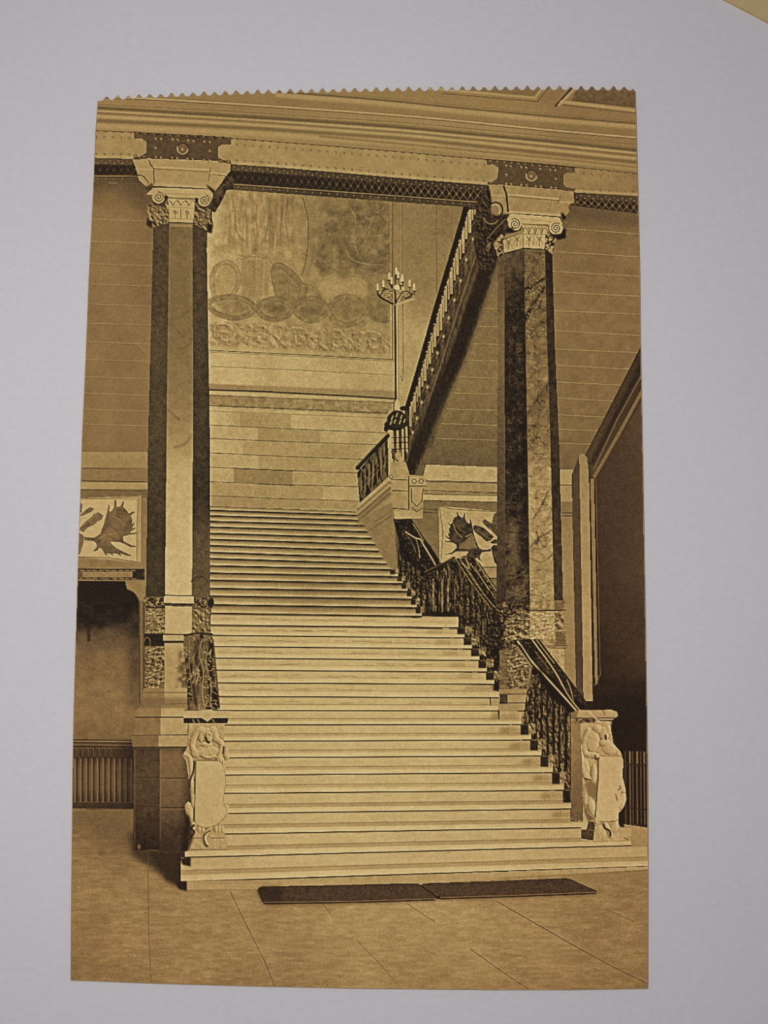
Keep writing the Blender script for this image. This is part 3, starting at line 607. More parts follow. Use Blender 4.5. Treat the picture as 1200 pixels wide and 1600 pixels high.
def draw_step(i, cut=None):
    li = STEP_L[i]
    xl = XL0 if i < 31 else (289 if i == 31 else 282.5)
    xr = XR[i]
    if cut: xl = xr - cut
    def cv(yl, yr, x, x1=xr): 
        t_ = (x - 340) / (x1 - 340); return yl + (yr - yl) * t_
    pl, pr = (YL[i - 1], YR[i - 1]) if i else (791, 799)
    xp = XR[i - 1] if i else 556
    # extrapolate the line above to this step's right end
    yup = lambda x: pl + (pr - pl) * (x - 340) / (xp - 340)
    ylo = lambda x: YL[i] + (YR[i] - YL[i]) * (x - 340) / (xr - 340)
    P = [(x, yup(x)) for x in np.linspace(xl, xr, 9)]; Q = [(x, ylo(x)) for x in np.linspace(xr, xl, 9)]
    d_ = i / 32.0
    def tone(X, Y, sl, i=i, pl=pl, pr=pr, xp=xp, xr=xr):
        u0 = pl + (pr - pl) * (X - 340) / (xp - 340); u1 = YL[i] + (YR[i] - YL[i]) * (X - 340) / (xr - 340)
        f = np.clip((Y - u0) / np.maximum(u1 - u0, 1), 0, 1)
        t_ = None
        if i < 16:  t_ = np.interp(f, [0, 0.1, 0.3, 0.55, 0.7, 0.85, 1], [62, 96, 118, 132, 150, 160, 154]) + np.interp(X, [330, 420, 480, 560, 660], [6, 2, -8, -4, 4])
        elif i < 24: t_ = np.interp(f, [0, 0.08, 0.2, 0.5, 0.58, 0.64, 1], [100, 140, 156, 156, 146, 164, 168]) + np.interp(X, [330, 420, 560, 760], [0, 2, 5, -3])
        else: t_ = np.interp(f, [0, 0.06, 0.12, 0.5, 0.55, 0.72, 0.76, 1], [116, 146, 156, 158, 140 + (6 if i < 29 else -2), 142 + (8 if i < 29 else -2), 166, 168]) + np.interp(X, [290, 420, 560, 760, 900], [-4, 2, 6, 0, -8])
        return t_ + (5 if i < 16 else 9) + 4 * (FH[sl] - .5) * 2 + 2 * (F5[sl] - .5) * 2
    poly(P + Q, tone, label=li, grain=8 if i > 14 else 11)
    if i > 22:
        line([(x, yup(x) + (ylo(x) - yup(x)) * 0.56) for x in np.linspace(xl + 8, xr - 6, 9)], 1.1, 112, a=0.6)
    if 16 <= i <= 23 and not cut:
        for j in range(16):
            x0 = rng.uniform(335, xr - 60); y0 = yup(x0) + (ylo(x0) - yup(x0)) * rng.uniform(0.35, 0.55)
            line([(x0, y0), (x0 + rng.uniform(5, 30), y0 + 0.3)], 1.2, 122, a=0.4)
        poly([(xr - 55, yup(xr - 55) + 4), (xr - 2, yup(xr) + 4), (xr - 4, yup(xr) + 10), (xr - 60, yup(xr - 60) + 10)], 124, a=0.55, soft=2.5)
    if i > 23 and i < 31:
        poly([(xr - 45, yup(xr - 45) + 5), (xr - 4, yup(xr) + 5), (xr - 6, yup(xr) + 13), (xr - 50, yup(xr) + 13)], 118, a=0.5, soft=3)
def step_line(i, cut=None):
    xl = XL0 if i < 31 else (289 if i == 31 else 282.5)
    xr = XR[i]
    if cut: xl = xr - cut
    ylo = lambda x: YL[i] + (YR[i] - YL[i]) * (x - 340) / (xr - 340)
    if i < 17: line([(x, ylo(x) + 1.8) for x in np.linspace(xl, xr - 2, 9)], 2.2, 70, a=0.55, soft=1.4)
    line([(x, ylo(x) + 0.3) for x in np.linspace(xl, xr - 0.5, 9)], 2.3 if i < 16 else 1.9, (26 if i < 24 else 38), a=(1.0 if i < 22 else .92), soft=0.7)
for i in range(n): draw_step(i)
for i in range(n): step_line(i)
# lowest riser
poly([(291, 1376.5), (420, 1375), (1014, 1354), (1014, 1358), (900, 1366), (660, 1380), (415, 1391), (291, 1391)], tex(148, F5, 5), label=LB[int((1370 - Y0) * SS), int((500 - X0) * SS)])
line([(291, 1391), (405, 1390)], 1.2, 112, a=0.7); line([(780, 1372), (1014, 1360)], 2, 104, a=0.5, soft=2)
poly([(300, 1378), (420, 1376), (420, 1380), (300, 1381)], 128, a=0.5, soft=1.5)
for (x0, y0, x1_, y1_) in ((297, 1339, 270, 1352), (291, 1377, 268, 1391)):
    poly([(x0 + 1, y0), (x0 + 1, y0 + 15), (x0 - 12, y0 + 12), (x0 - 16, y0 + 2)], 40, a=0.95, soft=0.8, warm=0.3, label=L_fl)
line([(715, 979), (715, 991)], 2.2, 72); line([(766, 1090), (766.5, 1102)], 2.0, 60); line([(779, 1111), (779.5, 1123)], 2.2, 60)

# ------------------------------------------------------------------ upper flight: handrail, balusters, stringer
L_uf = lab('printed_upper_flight'); L_hr = lab('printed_upper_flight', 'printed_handrail')
RLx = ycurve([(325, 724), (400, 701.5), (485, 676), (570, 652), (637, 632)])       # left edge x at y
STx = ycurve([(300, 800), (330, 800), (420, 774), (483, 753), (559, 727), (620, 700), (690, 672), (742, 648)])
Ys = np.linspace(322, 742, 24)
poly([(RLx(y) if y < 640 else 632 + (640 - y) * -0.0, y) for y in Ys] + [(STx(y), y) for y in Ys[::-1]], tex(56, FV, 14), label=L_uf, warm=0.35, grain=10)
def off(y, dx): return (RLx(y) + dx if y < 637 else 632 + dx - (y - 637) * 0.25, y)
# brown fascia with its mouldings
poly([off(y, 27) for y in np.linspace(322, 700, 16)] + [off(y, 58) for y in np.linspace(700, 322, 16)], tex(70, FV, 16), a=0.9, soft=1.5, warm=0.5)
for dx, t_, w_ in ((44, 112, 1.6), (48, 50, 2), (54, 96, 1.5), (36, 92, 1.2)):
    line([off(y, dx * (1 - (y - 322) / 1500)) for y in np.linspace(330, 720, 14)], w_, t_, a=0.65, soft=1.2)
poly([(STx(y) - 26, y) for y in np.linspace(380, 735, 16)] + [(STx(y) - 4, y) for y in np.linspace(735, 380, 16)], 34, a=0.85, soft=2.5)
line([(STx(y) + 1, y) for y in np.linspace(410, 740, 16)], 6, 78, a=0.5, soft=5)
# balusters: pale turned bars between rail and step ends
bl = [(748, 345), (739, 374), (728.5, 406), (719.5, 439), (710, 469), (701, 497), (693, 526), (683.5, 552), (675.5, 578), (668, 605), (659, 629), (651.6, 654), (645, 676)]
for i, (bx0, by0) in enumerate(bl):
    lb_ = lab('printed_upper_flight', 'printed_baluster')
    sc = 1 - i * 0.025
    for j in range(3):
        x0 = bx0 - 16 * sc + j * 5.6 * sc
        yb = by0 + 8 - j * 9
        yt = yb - 48 * sc
        # clip the top of the bar to the rail's underside
        for _ in range(30):
            if x0 < RLx(max(326, yt)) + 9: yt += 1.6
        if yt < 328: yt = 328
        if yb - yt < 6: continue
        rect(x0 - 2.1, yt, x0 + 2.0, yb, tex(158, FV, 8), label=lb_, a=0.95)
        line([(x0 + 2.3, yt), (x0 + 2.3, yb)], 1.3, 52, a=0.9); line([(x0 - 0.2, yt + 4), (x0 - 0.2, yb)], 0.9, 108, a=0.55)
        for yy in np.arange(yt + 3, yb, 4): line([(x0 - 1.5, yy), (x0 + 1.5, yy + 0.8)], 0.8, 104, a=0.35)
    poly([(bx0 - 15 * sc, by0 + 16), (bx0 + 2, by0 - 12), (bx0 + 8, by0 - 8), (bx0 - 6 * sc, by0 + 20)], tex(60, FV, 14), label=L_uf, warm=0.4)
    line([(bx0 - 16 * sc, by0 + 17), (bx0 - 2, by0 - 6)], 1.3, 120, a=0.6)
    ell(bx0, by0, 2.0, 3.4, 150, label=lb_, soft=0.5); ell(bx0 - 1, by0 + 6, 2.4, 2.4, 118, a=.6, soft=.8); ell(bx0 + 2.2, by0 + 4, 2, 3, 34, a=0.8, soft=0.8); line([(bx0 - 4, by0 + 12), (bx0 + 9, by0 - 12)], 1.2, 92, a=.6)
poly([(RLx(y), y) for y in np.linspace(323, 637, 20)] + [(RLx(y) + 8.5 - (y - 323) * 0.006, y) for y in np.linspace(637, 323, 20)], 36, label=L_hr, grain=5)
for y in np.arange(332, 630, 7.2): line([(RLx(y) + 8, y), (RLx(y) + 10.5, y - 4)], 2.0, 40, a=0.8)
poly([(625, 635), (640, 634), (638, 641), (628, 642), (624, 639)], 40, label=L_hr)
# bracket scrolls where the flight meets the capital
poly([(745, 326), (765, 288), (772, 296), (778, 320), (796, 330), (780, 372), (770, 420), (752, 430), (740, 380)], tex(44, FX, 16), a=0.95, soft=1, label=L_uf)
curve([(752, 338), (760, 352), (775, 358)], 2.4, 98, a=0.7); curve([(762, 375), (775, 355), (790, 340)], 2, 104, a=0.6); curve([(748, 392), (764, 370), (784, 346)], 1.6, 96, a=0.6)
curve([(769, 318), (778, 318), (784, 328), (785, 335)], 2.2, 140, a=0.9); ell(762, 391, 3, 6, 122, rot=.4, a=0.9, soft=.6); ell(775, 380, 3.2, 6, 140, rot=.5, a=.9, soft=.6); ell(782, 372, 2.5, 4, 140, a=.8, soft=.5)

# ------------------------------------------------------------------ iron landing railing, stone pier
L_lr = lab('printed_landing_railing')
poly([(558, 738), (606, 684), (607, 746), (562, 787)], marble(None, FV, 24, 84, 3.0), label=L_lr, grain=8)
for i in range(7):
    x0 = 564 + i * 6.2; yt = 733 - i * 6.6
    line([(x0, yt + 6), (x0 + 0.5, yt + 44 - i * 1.2)], 1.2, 124, a=0.7); line([(x0 + 2.6, yt + 4), (x0 + 3, yt + 42)], 1.6, 24, a=0.7)
    ell(x0 + 1.5, yt + 20, 1.8, 3, 110, a=0.6, soft=.5); line([(x0 - 2, yt + 34), (x0 + 3, yt + 28)], 1.1, 116, a=.6)
line([(558.5, 731), (582, 706), (606, 681)], 6.5, 34, soft=0.8, label=L_lr); line([(559, 728), (582, 703), (604, 680)], 1.2, 92, a=.5); ell(559.5, 731, 3.5, 3.5, 34, label=L_lr)
L_pier = lab('printed_stone_pier')
poly([(556, 800), (560, 788), (607, 745), (612, 722), (634, 722), (640, 742), (665, 744), (666, 757), (662, 760), (661, 810), (617, 812), (622, 892), (614, 893), (597, 868), (577, 830)], tex(140, F5, 8), label=L_pier, grain=10)
for d0, d1, t_ in ((0, 7, 156), (7, 9, 60), (9, 16, 150), (16, 18, 56), (18, 25, 118), (25, 27, 62), (27, 32, 128)):
    poly([(557, 790 + d0), (609, 745 + d0), (612, 745 + d1), (560, 791 + d1)], t_, a=0.8, soft=0.8)
poly([(562, 812), (612, 784), (619, 815), (624, 892), (612, 892)], tex(118, F5, 6), soft=0.8)
line([(578, 828), (612, 806)], 1.2, 74, a=.8); line([(586, 815), (614, 797)], 1.2, 84, a=.7); poly([(616, 812), (626, 812), (626, 892), (620, 892)], 104, a=.8, soft=1)
rect(611, 730, 637, 766, tex(146, F5, 8)); line([(611, 749), (636, 750)], 1.4, 84); line([(613, 766.5), (637, 767.5)], 1.8, 70); rect(614, 768, 638, 794, tex(142, F5, 8)); line([(638.5, 745), (638.5, 796)], 1.8, 60, a=.8); line([(614, 794), (638, 796)], 1.5, 66); rect(616, 798, 660, 810, tex(154, F5, 7))
ell(611, 745, 3.4, 3.4, 96, a=.8, soft=.6); ell(611, 745, 1.5, 1.5, 150)
poly([(640, 745), (665, 744), (666, 758), (640, 759)], tex(152, F5, 6)); line([(640, 759.5), (665, 759.5)], 1.6, 66); arc(647, 752, 3.5, 3.5, 0, 6.3, 1.2, 84); arc(658, 752, 3.5, 3.5, 0, 6.3, 1.2, 84)
poly([(643, 762), (661, 762), (660, 782), (651, 791), (643, 783)], tex(150, F5, 6)); line([(643, 764), (643, 783), (651, 791), (659, 783), (661, 764)], 1.6, 70); line([(644, 793), (651, 800), (660, 793)], 1.4, 88)
# newel with knob at the foot of the flight
L_nw = lab('printed_iron_newel')
poly([(612, 668), (640, 664), (641, 700), (636, 722), (626, 712), (622, 722), (612, 716)], tex(70, FV, 34), label=L_nw)
for x0, y0, y1_ in ((613, 672, 700), (621, 672, 704), (629, 670, 716), (635, 668, 706)):
    line([(x0, y0), (x0 + 0.8, y1_)], 3.2, 158, a=0.9, soft=1); line([(x0 + 3.6, y0), (x0 + 3.8, y1_ - 3)], 2.6, 30, a=0.9)
for yy in (684, 692, 702): line([(612, yy), (638, yy - 1)], 1.6, 46, a=.7)
ell(622, 712, 5, 7, 150, a=.9, soft=1); ell(634, 712, 2, 8, 42, a=.8); line([(612, 705), (616, 722)], 2, 40, a=.8)
ell(617, 664, 17, 9, 34, label=L_nw); poly(spl([(604, 660), (606, 650), (615, 642), (626, 642), (634, 650), (636, 664), (628, 668), (610, 668), (604, 660)]), 44, label=L_nw)
for x0, y0 in ((612, 652), (619, 648), (626, 651), (616, 658), (624, 659), (631, 657), (610, 660)): line([(x0, y0 + 3), (x0 + 2, y0 - 2)], 2.0, 150, a=.8)
ell(603.5, 670, 4, 5, 28, label=L_nw)

# ------------------------------------------------------------------ candelabrum
L_cd = lab('printed_candelabrum'); L_cp = lab('printed_candelabrum', 'printed_lamp_pole')
line([(617.3, 478), (618.0, 560), (618.6, 626)], 3.2, 44, label=L_cp, soft=.6); line([(619.9, 478), (620.6, 560), (621.4, 626)], 1.6, 166, soft=.5, label=L_cp); line([(622.2, 490), (623, 626)], 1.0, 96, a=.7)
poly([(616.5, 640), (617, 629), (620.5, 623), (624.5, 629), (624.5, 642)], 168, label=L_cp); line([(616, 626), (615.5, 642)], 1.6, 50)
poly(spl([(589, 456), (592, 464), (604, 470), (616, 475), (630, 472), (644, 468), (648, 456), (640, 454), (628, 452), (618, 450), (604, 452), (594, 455), (589, 456)]), tex(134, F2, 30), label=L_cd, a=0.7)
curve([(590, 458), (594, 464), (604, 470), (614, 475)], 2.8, 42, soft=.8); curve([(620, 475), (632, 472), (646, 467)], 2.0, 166, soft=.8); curve([(594, 462), (600, 452), (608, 452)], 2, 60, a=.8); curve([(600, 453), (612, 455), (620, 449)], 1.4, 74, a=.8)
curve([(618, 474), (624, 464), (628, 457), (636, 455), (643, 460)], 1.8, 62, a=.85); curve([(634, 466), (640, 464), (644, 459)], 3, 60, a=.8, soft=1); line([(617.5, 452), (618, 474)], 3, 40, a=.9)
curve([(600, 462), (608, 458), (614, 464), (610, 470)], 1.2, 74, a=.7); curve([(604, 466), (612, 462)], 1.2, 70, a=.7); curve([(626, 470), (629, 463), (634, 468)], 1.2, 70, a=.7)
for x0, y0 in ((590, 449), (599, 444), (608, 432), (612, 439), (619, 424), (622, 430), (627, 440), (629, 435), (640, 443), (647, 449)):
    lc_ = lab('printed_candelabrum', 'printed_candle')
    rect(x0 - 1.3, y0 - 3, x0 + 1.4, y0 + 5, 180, label=lc_, soft=.4); ell(x0, y0 - 3.5, 1.5, 3, 186, label=lc_); line([(x0 - 1.6, y0 + 6), (x0 + 1.8, y0 + 6)], 2, 46, a=.8); line([(x0 + 0.4, y0 + 6), (x0 + 0.4, y0 + 12)], 1.4, 62, a=.7)
ell(620.5, 449, 5, 4.4, 182, soft=.6, label=L_cd); ell(629.5, 450.5, 2.6, 2.6, 172, soft=.5); line([(609, 442), (612, 450)], 2, 46, a=.8); line([(618, 430), (618, 444)], 2.2, 52, a=.8); line([(624, 444), (626.5, 452)], 2, 44, a=.8)

# ------------------------------------------------------------------ right antler panel
L_pr = lab('printed_antler_panel'); L_ar = lab('printed_antler_panel', 'printed_antler')
RA = lambda pts: q(pts, 680, 780, 10.91)
poly(RA([(60, 110), (1090, 210), (1090, 1360), (80, 1360)]), tex(156, F5, 7), label=L_pr, grain=11)
line(RA([(60, 110), (300, 170), (1080, 215)]), 1.3, 84, a=.8); line(RA([(70, 120), (130, 560), (100, 1080)]), 1.6, 92, a=.7); line(RA([(100, 190), (160, 560), (130, 1000)]), 1.3, 164, a=.6); line(RA([(780, 1160), (1080, 1160)]), 1.6, 76, a=.8); poly(RA([(780, 1165), (1080, 1165), (1080, 1350), (920, 1350)]), tex(138, F5, 5)); line(RA([(900, 1350), (1080, 1350)]), 2.0, 60)
ANT_R = RA([(950, 850), (800, 862), (740, 820), (700, 720), (660, 600), (632, 450), (600, 325), (592, 345), (590, 415), (550, 402), (515, 340), (502, 222), (486, 235), (480, 312), (440, 312), (402, 272), (374, 212), (364, 225), (375, 290), (318, 318), (300, 390), (260, 430), (205, 380), (210, 402), (260, 462), (233, 510), (250, 592), (212, 556), (225, 620), (250, 664), (168, 618), (186, 652), (270, 702), (163, 716), (165, 728), (280, 738), (360, 772), (370, 820), (330, 860), (270, 918), (178, 936), (180, 948), (284, 940), (350, 892), (540, 884), (570, 900), (520, 960), (400, 985), (560, 1005), (650, 1020), (720, 1000), (745, 1034), (800, 1066), (806, 1056), (757, 1010), (767, 960), (800, 902), (950, 888)])
poly(ANT_R, tex(58, F5, 16), label=L_ar, warm=.2); poly(RA([(420, 770), (520, 700), (640, 590), (700, 760), (740, 825), (600, 850), (400, 850)]), tex(112, F5, 10), a=.9, soft=1)
curve(RA([(310, 420), (350, 540), (460, 650)]), 1.2, 132, a=.7); curve(RA([(520, 640), (620, 590)]), 1.4, 140, a=.7); curve(RA([(400, 440), (420, 520), (520, 560)]), 1, 110, a=.6); line(RA([(430, 880), (560, 880)]), 1.4, 40); line(RA([(690, 760), (740, 830)]), 1.5, 36)
for pp, t_ in (([(645, 490), (660, 450), (720, 450), (820, 480), (920, 570), (1000, 640), (950, 700), (880, 725), (780, 640), (700, 580), (660, 530)], 66), ([(800, 375), (850, 340), (960, 415), (1000, 250), (1050, 220), (1060, 640), (985, 560), (900, 490), (820, 420)], 82), ([(930, 740), (1000, 690), (1080, 690), (1080, 770), (990, 780), (950, 830), (960, 880), (1010, 1080), (1080, 1130), (1085, 800)], 60)):
    poly(RA(pp), tex(t_, F5, 18), label=L_ar)
line(RA([(960, 790), (1000, 770), (1060, 768)]), 1.8, 168, a=.8); line(RA([(1020, 1110), (1060, 1150)]), 3, 160, a=.8)
for i in range(7): line(RA([(680 + i * 40, 500 + i * 26), (720 + i * 40, 560 + i * 24)]), 1, 108, a=.6)

# ------------------------------------------------------------------ marble balustrade climbing on the right
L_mb = lab('printed_marble_balustrade')
def nt_(f=FX, lo=26, hi=120, k=3.2, vt=146, vw=0.05, v=F5):
    g0 = marble(None, f, lo, hi, k, v, vt, vw); em_ = EV if f is FV else (EM2 if f is FX else EM)
    return lambda X, Y, sl: g0(X, Y, sl) * .66 + .12 * lo + em_[sl] * (hi - lo) * .46
# baluster field
poly([(622, 850), (640, 850), (690, 880), (715, 872), (735, 872), (790, 948), (800, 960), (800, 1080), (776, 1080), (765, 1060), (722, 990), (716, 976), (664, 974), (640, 940), (622, 905)], nt_(FV, 22, 122, 3.0), label=L_mb, grain=9)
for x0, y0 in ((625, 905), (632, 917), (640, 929), (647, 942), (655, 955), (663, 968)):
    rect(x0 - 2, y0 - 7, x0 + 4, y0 + 0.5, tex(70, F2, 20)); rect(x0 + 4, y0 - 8, x0 + 8, y0 - 1, tex(112, F2, 20), a=.7)
for x0, y0 in ((720, 986), (730, 1002), (741, 1020), (752, 1038), (764, 1056), (775, 1075)):
    rect(x0 - 4, y0 - 10, x0 + 6, y0 + 4, tex(52, F2, 14), soft=.7); ell(x0 + 11, y0 - 4, 4.5, 8, tex(146, F2, 22), a=.7, soft=1)
for i in range(16):          # turned balusters
    lm_ = lab('printed_marble_balustrade', 'printed_baluster')
    if i < 5: x0, yt, yb = 631 + i * 8, 872 + i * 6, 905 + i * 13
    elif i < 9: x0, yt, yb = 674 + (i - 5) * 11, 903 - (i - 5) * 4, 966
    else: x0, yt, yb = 722 + (i - 9) * 9, 905 + (i - 9) * 9, 985 + (i - 9) * 13
    for k_, (f0, f1, w_) in enumerate(((0.0, 0.12, 5), (0.12, 0.3, 3), (0.3, 0.7, 5.5), (0.7, 0.88, 3.2), (0.88, 1.0, 5.5))):
        a0, a1 = yt + (yb - yt) * f0, yt + (yb - yt) * f1
        line([(x0, a0), (x0 + .5, a1)], w_, rough(104, EM2, 58, F2, 22), a=.6, soft=1, label=lm_ if k_ == 2 else None)
        line([(x0 + w_ * .6, a0), (x0 + w_ * .6, a1)], 2.2, 26, a=.8, soft=.8)
# three sloping marble rails
L_r1 = lab('printed_marble_balustrade', 'printed_marble_rail')
RAIL1 = [(616, 812), (643, 811), (660, 838), (687, 876), (684, 884), (665, 897), (662, 868), (648, 850), (640, 862), (624, 860)]
poly([(616, 812), (643, 811), (687, 877), (668, 896), (655, 892), (640, 880), (626, 872), (622, 840)], nt_(FB, 26, 74, 2.2, 130, .03, FD), label=L_r1)
line([(616, 812), (626, 850)], 3, 34, a=.8); line([(617, 812), (643, 811.5)], 2, 32)
curve([(634, 831), (648, 840), (657, 843), (662, 852), (672, 868), (680, 882)], 2.0, 158, soft=.7); curve([(645, 818), (654, 832), (662, 846)], 1.4, 150, a=.8); curve([(650, 842), (654, 856), (656, 872)], 1.6, 138, a=.8); curve([(634, 834), (645, 850), (650, 864)], 1.2, 122, a=.7)
poly([(664, 845), (672, 852), (687, 876), (682, 878)], 34, a=.8, soft=.8)
L_ped = lab('printed_marble_balustrade', 'printed_pedestal')
poly([(667, 897), (709, 872), (714, 973), (668, 974)], nt_(FV, 24, 130, 3.2), label=L_ped); line([(665, 896), (686, 886), (709, 872)], 5, tex(58, F2, 14)); line([(664, 893.5), (686, 882.5), (708, 870)], 1.6, 112, a=.8); line([(668, 900), (708, 879)], 1.5, 30)
for x0, t_ in ((672, 96), (677, 150), (684, 30), (691, 156), (695, 34), (700, 150), (706, 50), (711, 110)): line([(x0, 905), (x0, 968)], 2.6, tex(t_, F2, 30), a=.7, soft=1)
rect(668, 955, 712, 974, tex(50, F2, 26), a=.7, soft=1)
L_r2 = lab('printed_marble_balustrade', 'printed_marble_rail')
poly([(709, 872), (720, 876), (740, 868), (778, 925), (782, 944), (771, 955), (755, 940), (728, 900)], nt_(FX, 30, 104, 2.2, 150, .05, FD), label=L_r2)
for a_, b_ in (((712, 873), (768, 952)), ((720, 875), (774, 950)), ((734, 880), (780, 944)), ((728, 886), (752, 922)), ((745, 878), (780, 930)), ((742, 886), (764, 922))):
    mx, my = (a_[0] + b_[0]) / 2 + rng.uniform(-2, 2), (a_[1] + b_[1]) / 2 + rng.uniform(-2, 2); curve([a_, (mx, my), b_], 1.3, 148, a=.75); line([(a_[0] + 3, a_[1] + 1), (b_[0] + 2, b_[1] - 2)], 1.6, 34, a=.6)
curve([(722, 880), (733, 888), (728, 872)], 2.4, 154, a=.7)
# lower run: pier base texture, balusters, rail 3
poly([(770, 950), (830, 950), (830, 1085), (824, 1130), (830, 1150), (890, 1280), (897, 1280), (897, 1110), (835, 1000)], nt_(FX, 28, 140, 3.0), label=L_mb, grain=9)
poly([(770, 952), (800, 955), (792, 1010), (778, 1060), (762, 1040), (756, 1000)], nt_(FX, 28, 104, 2.6, 120), a=.9, soft=2)

# ------------------------------------------------------------------ right column
L_rc = lab('printed_right_column'); L_rs = [lab('printed_right_column', 'printed_shaft_facet') for _ in range(4)]; L_rcap = lab('printed_right_column', 'printed_capital'); L_rb = lab('printed_right_column', 'printed_column_base')
poly([(778, 402), (790, 394), (791, 940), (776, 945)], tex(yi(400, 80, 450, 84, 490, 100, 560, 102, 640, 84, 800, 70, 940, 54), F5, 7), label=L_rs[0], grain=12, warm=.4)
poly([(789, 396), (819, 386), (824, 700), (828, 950), (790, 946), (788, 470)], lambda X, Y, sl: np.interp(Y, [386, 410, 440, 480, 560, 620, 720, 790, 830, 870, 940], [80, 70, 56, 44, 44, 38, 38, 44, 62, 56, 58]) + np.interp(X, [780, 800, 812, 826], [8, 2, 0, -8]) + 16 * (FD[sl] - .5) * 2 * np.interp(Y, [400, 780, 830], [.5, .8, 1.6]) + 10 * (F5[sl] - .5) * 2, label=L_rs[1], grain=14, warm=.4)
poly([(792, 815), (812, 820), (810, 850), (814, 880), (795, 885)], 92, a=.6, soft=4, warm=.5); poly([(812, 800), (826, 800), (827, 890), (814, 880), (810, 850)], 34, a=.8, soft=4)
for a_, b_ in (((792, 935), (826, 905)), ((792, 905), (827, 885)), ((795, 925), (827, 922)), ((794, 790), (824, 765)), ((796, 500), (816, 466)), ((802, 525), (820, 490))): curve([a_, ((a_[0] + b_[0]) / 2, (a_[1] + b_[1]) / 2 + 5), b_], 3, 84 if a_[1] > 850 else 34, a=.5, soft=2)
poly([(818, 386), (851, 386), (860, 700), (866, 948), (828, 950), (824, 700)], lambda X, Y, sl: np.interp(Y, [386, 420, 460, 520, 600, 660, 700, 740, 800, 940], [88, 96, 96, 104, 110, 104, 118, 140, 144, 142]) + 12 * (FD[sl] - .5) * 2 + 10 * (F5[sl] - .5) * 2, label=L_rs[2], grain=13, warm=.25)
for pts, w_, t_, a_ in (([(819, 452), (836, 444), (852, 434)], 4, 40, .85), ([(819, 500), (830, 480), (842, 462), (852, 448)], 4.5, 42, .8), ([(806, 530), (818, 505), (828, 485)], 5, 36, .8), ([(822, 444), (830, 425), (842, 408)], 2.5, 62, .7), ([(824, 648), (842, 620), (858, 598)], 5, 66, .75), ([(838, 640), (850, 624), (858, 612)], 10, 82, .5), ([(828, 520), (840, 508), (852, 504)], 6, 70, .6), ([(832, 812), (842, 798), (852, 778), (856, 768)], 2.4, 82, .8), ([(829, 855), (840, 842), (850, 836), (866, 826)], 2.6, 76, .85), ([(838, 830), (841, 842), (838, 850)], 3, 70, .8), ([(829, 872), (842, 878), (858, 872), (867, 858)], 2, 96, .8), ([(830, 790), (838, 806)], 2, 96, .6), ([(830, 918), (848, 912), (866, 905)], 1.6, 106, .7), ([(828, 930), (846, 930)], 1.4, 108, .6), ([(836, 470), (846, 470), (842, 480), (834, 488)], 2, 56, .7)): curve(pts, w_, t_, a=a_ * .6, soft=max(1.5, w_ * .8))
poly([(819, 392), (851, 392), (860, 700), (866, 946), (829, 946), (825, 700)], lambda X, Y, sl: T[sl] - 34 * np.exp(-((FVN[sl] - .5) / .022) ** 2) - 26 * np.exp(-((FB[sl] - .42) / .02) ** 2) + 20 * np.exp(-((FB[sl] - .62) / .02) ** 2), a=1)
poly([(790, 470), (820, 470), (826, 940), (792, 940)], lambda X, Y, sl: T[sl] + 22 * np.exp(-((FVN[sl] - .45) / .02) ** 2) - 16 * np.exp(-((FB[sl] - .5) / .03) ** 2), a=1)
for pts in ([(828, 690), (836, 697), (848, 690)], [(826, 436), (834, 450), (826, 466)], [(822, 456), (828, 462), (840, 452)], [(832, 724), (840, 716), (858, 712)], [(844, 830), (852, 822), (860, 828)], [(830, 460), (838, 455), (846, 462), (840, 474)]): curve(pts, 1.6, 158, a=.28, soft=1.2)
for i in range(30):
    x0, y0 = rng.uniform(822, 850), rng.uniform(420, 520); ell(x0, y0, 1, 1, 168, a=.6, n=8)
poly([(851, 388), (863, 398), (867, 540), (874, 700), (880, 945), (866, 946), (860, 700), (854, 520)], tex(yi(390, 42, 520, 50, 640, 54, 800, 56, 940, 62), F5, 9), label=L_rs[3], grain=11, warm=.4)
line([(851, 390), (855, 540), (860, 700), (866, 946)], 1.2, 120, a=.35); line([(818.5, 388), (824, 700), (828, 948)], 1.2, 40, a=.5)
# base of the right column
poly([(778, 956), (795, 945), (828, 940), (882, 938), (884, 946), (880, 955), (884, 1000), (886, 1012), (880, 1016), (882, 1065), (838, 1010), (800, 1010), (790, 1000)], nt_(FX, 40, 150, 2.6), label=L_rb, grain=9)
poly([(795, 944), (828, 940), (828, 953), (790, 956)], nt_(FB, 30, 74, 2, 150, .06), label=L_rb); poly([(828, 939), (884, 938), (884, 953), (828, 954)], marble(None, F5, 112, 156, 1.6), label=L_rb); line([(828, 954), (884, 953)], 1.5, 70); line([(828, 940), (884, 938.5)], 1.2, 110, a=.7); poly([(866, 940), (882, 940), (882, 952), (868, 952)], 76, a=.6, soft=1)
poly([(828, 955), (866, 955), (868, 1000), (828, 1000)], rough(150, EM, 40, FM, 16), label=L_rb); poly([(866, 956), (880, 955), (884, 1000), (868, 1000)], rough(116, EM, 50, FM, 20), label=L_rb)
poly([(828, 999), (886, 998), (887, 1012), (838, 1012)], marble(None, F5, 120, 156, 1.8), label=L_rb); line([(838, 1009), (886, 1009)], 1.4, 84, a=.8); poly([(868, 988), (884, 996), (886, 1010), (868, 1008)], 74, a=.7, soft=1.5)
poly([(836, 1012), (882, 1014), (882, 1068), (872, 1058), (850, 1026)], rough(154, EM, 18, FM, 8), label=L_rb)
poly([(795, 962), (828, 958), (828, 998), (800, 1000), (790, 985)], rough(96, EM, 72, FM, 34), label=L_rb); line([(790, 997), (808, 992), (826, 996)], 2.4, 160, a=.7, soft=1); line([(796, 1003), (838, 1001)], 2, 46, a=.8)
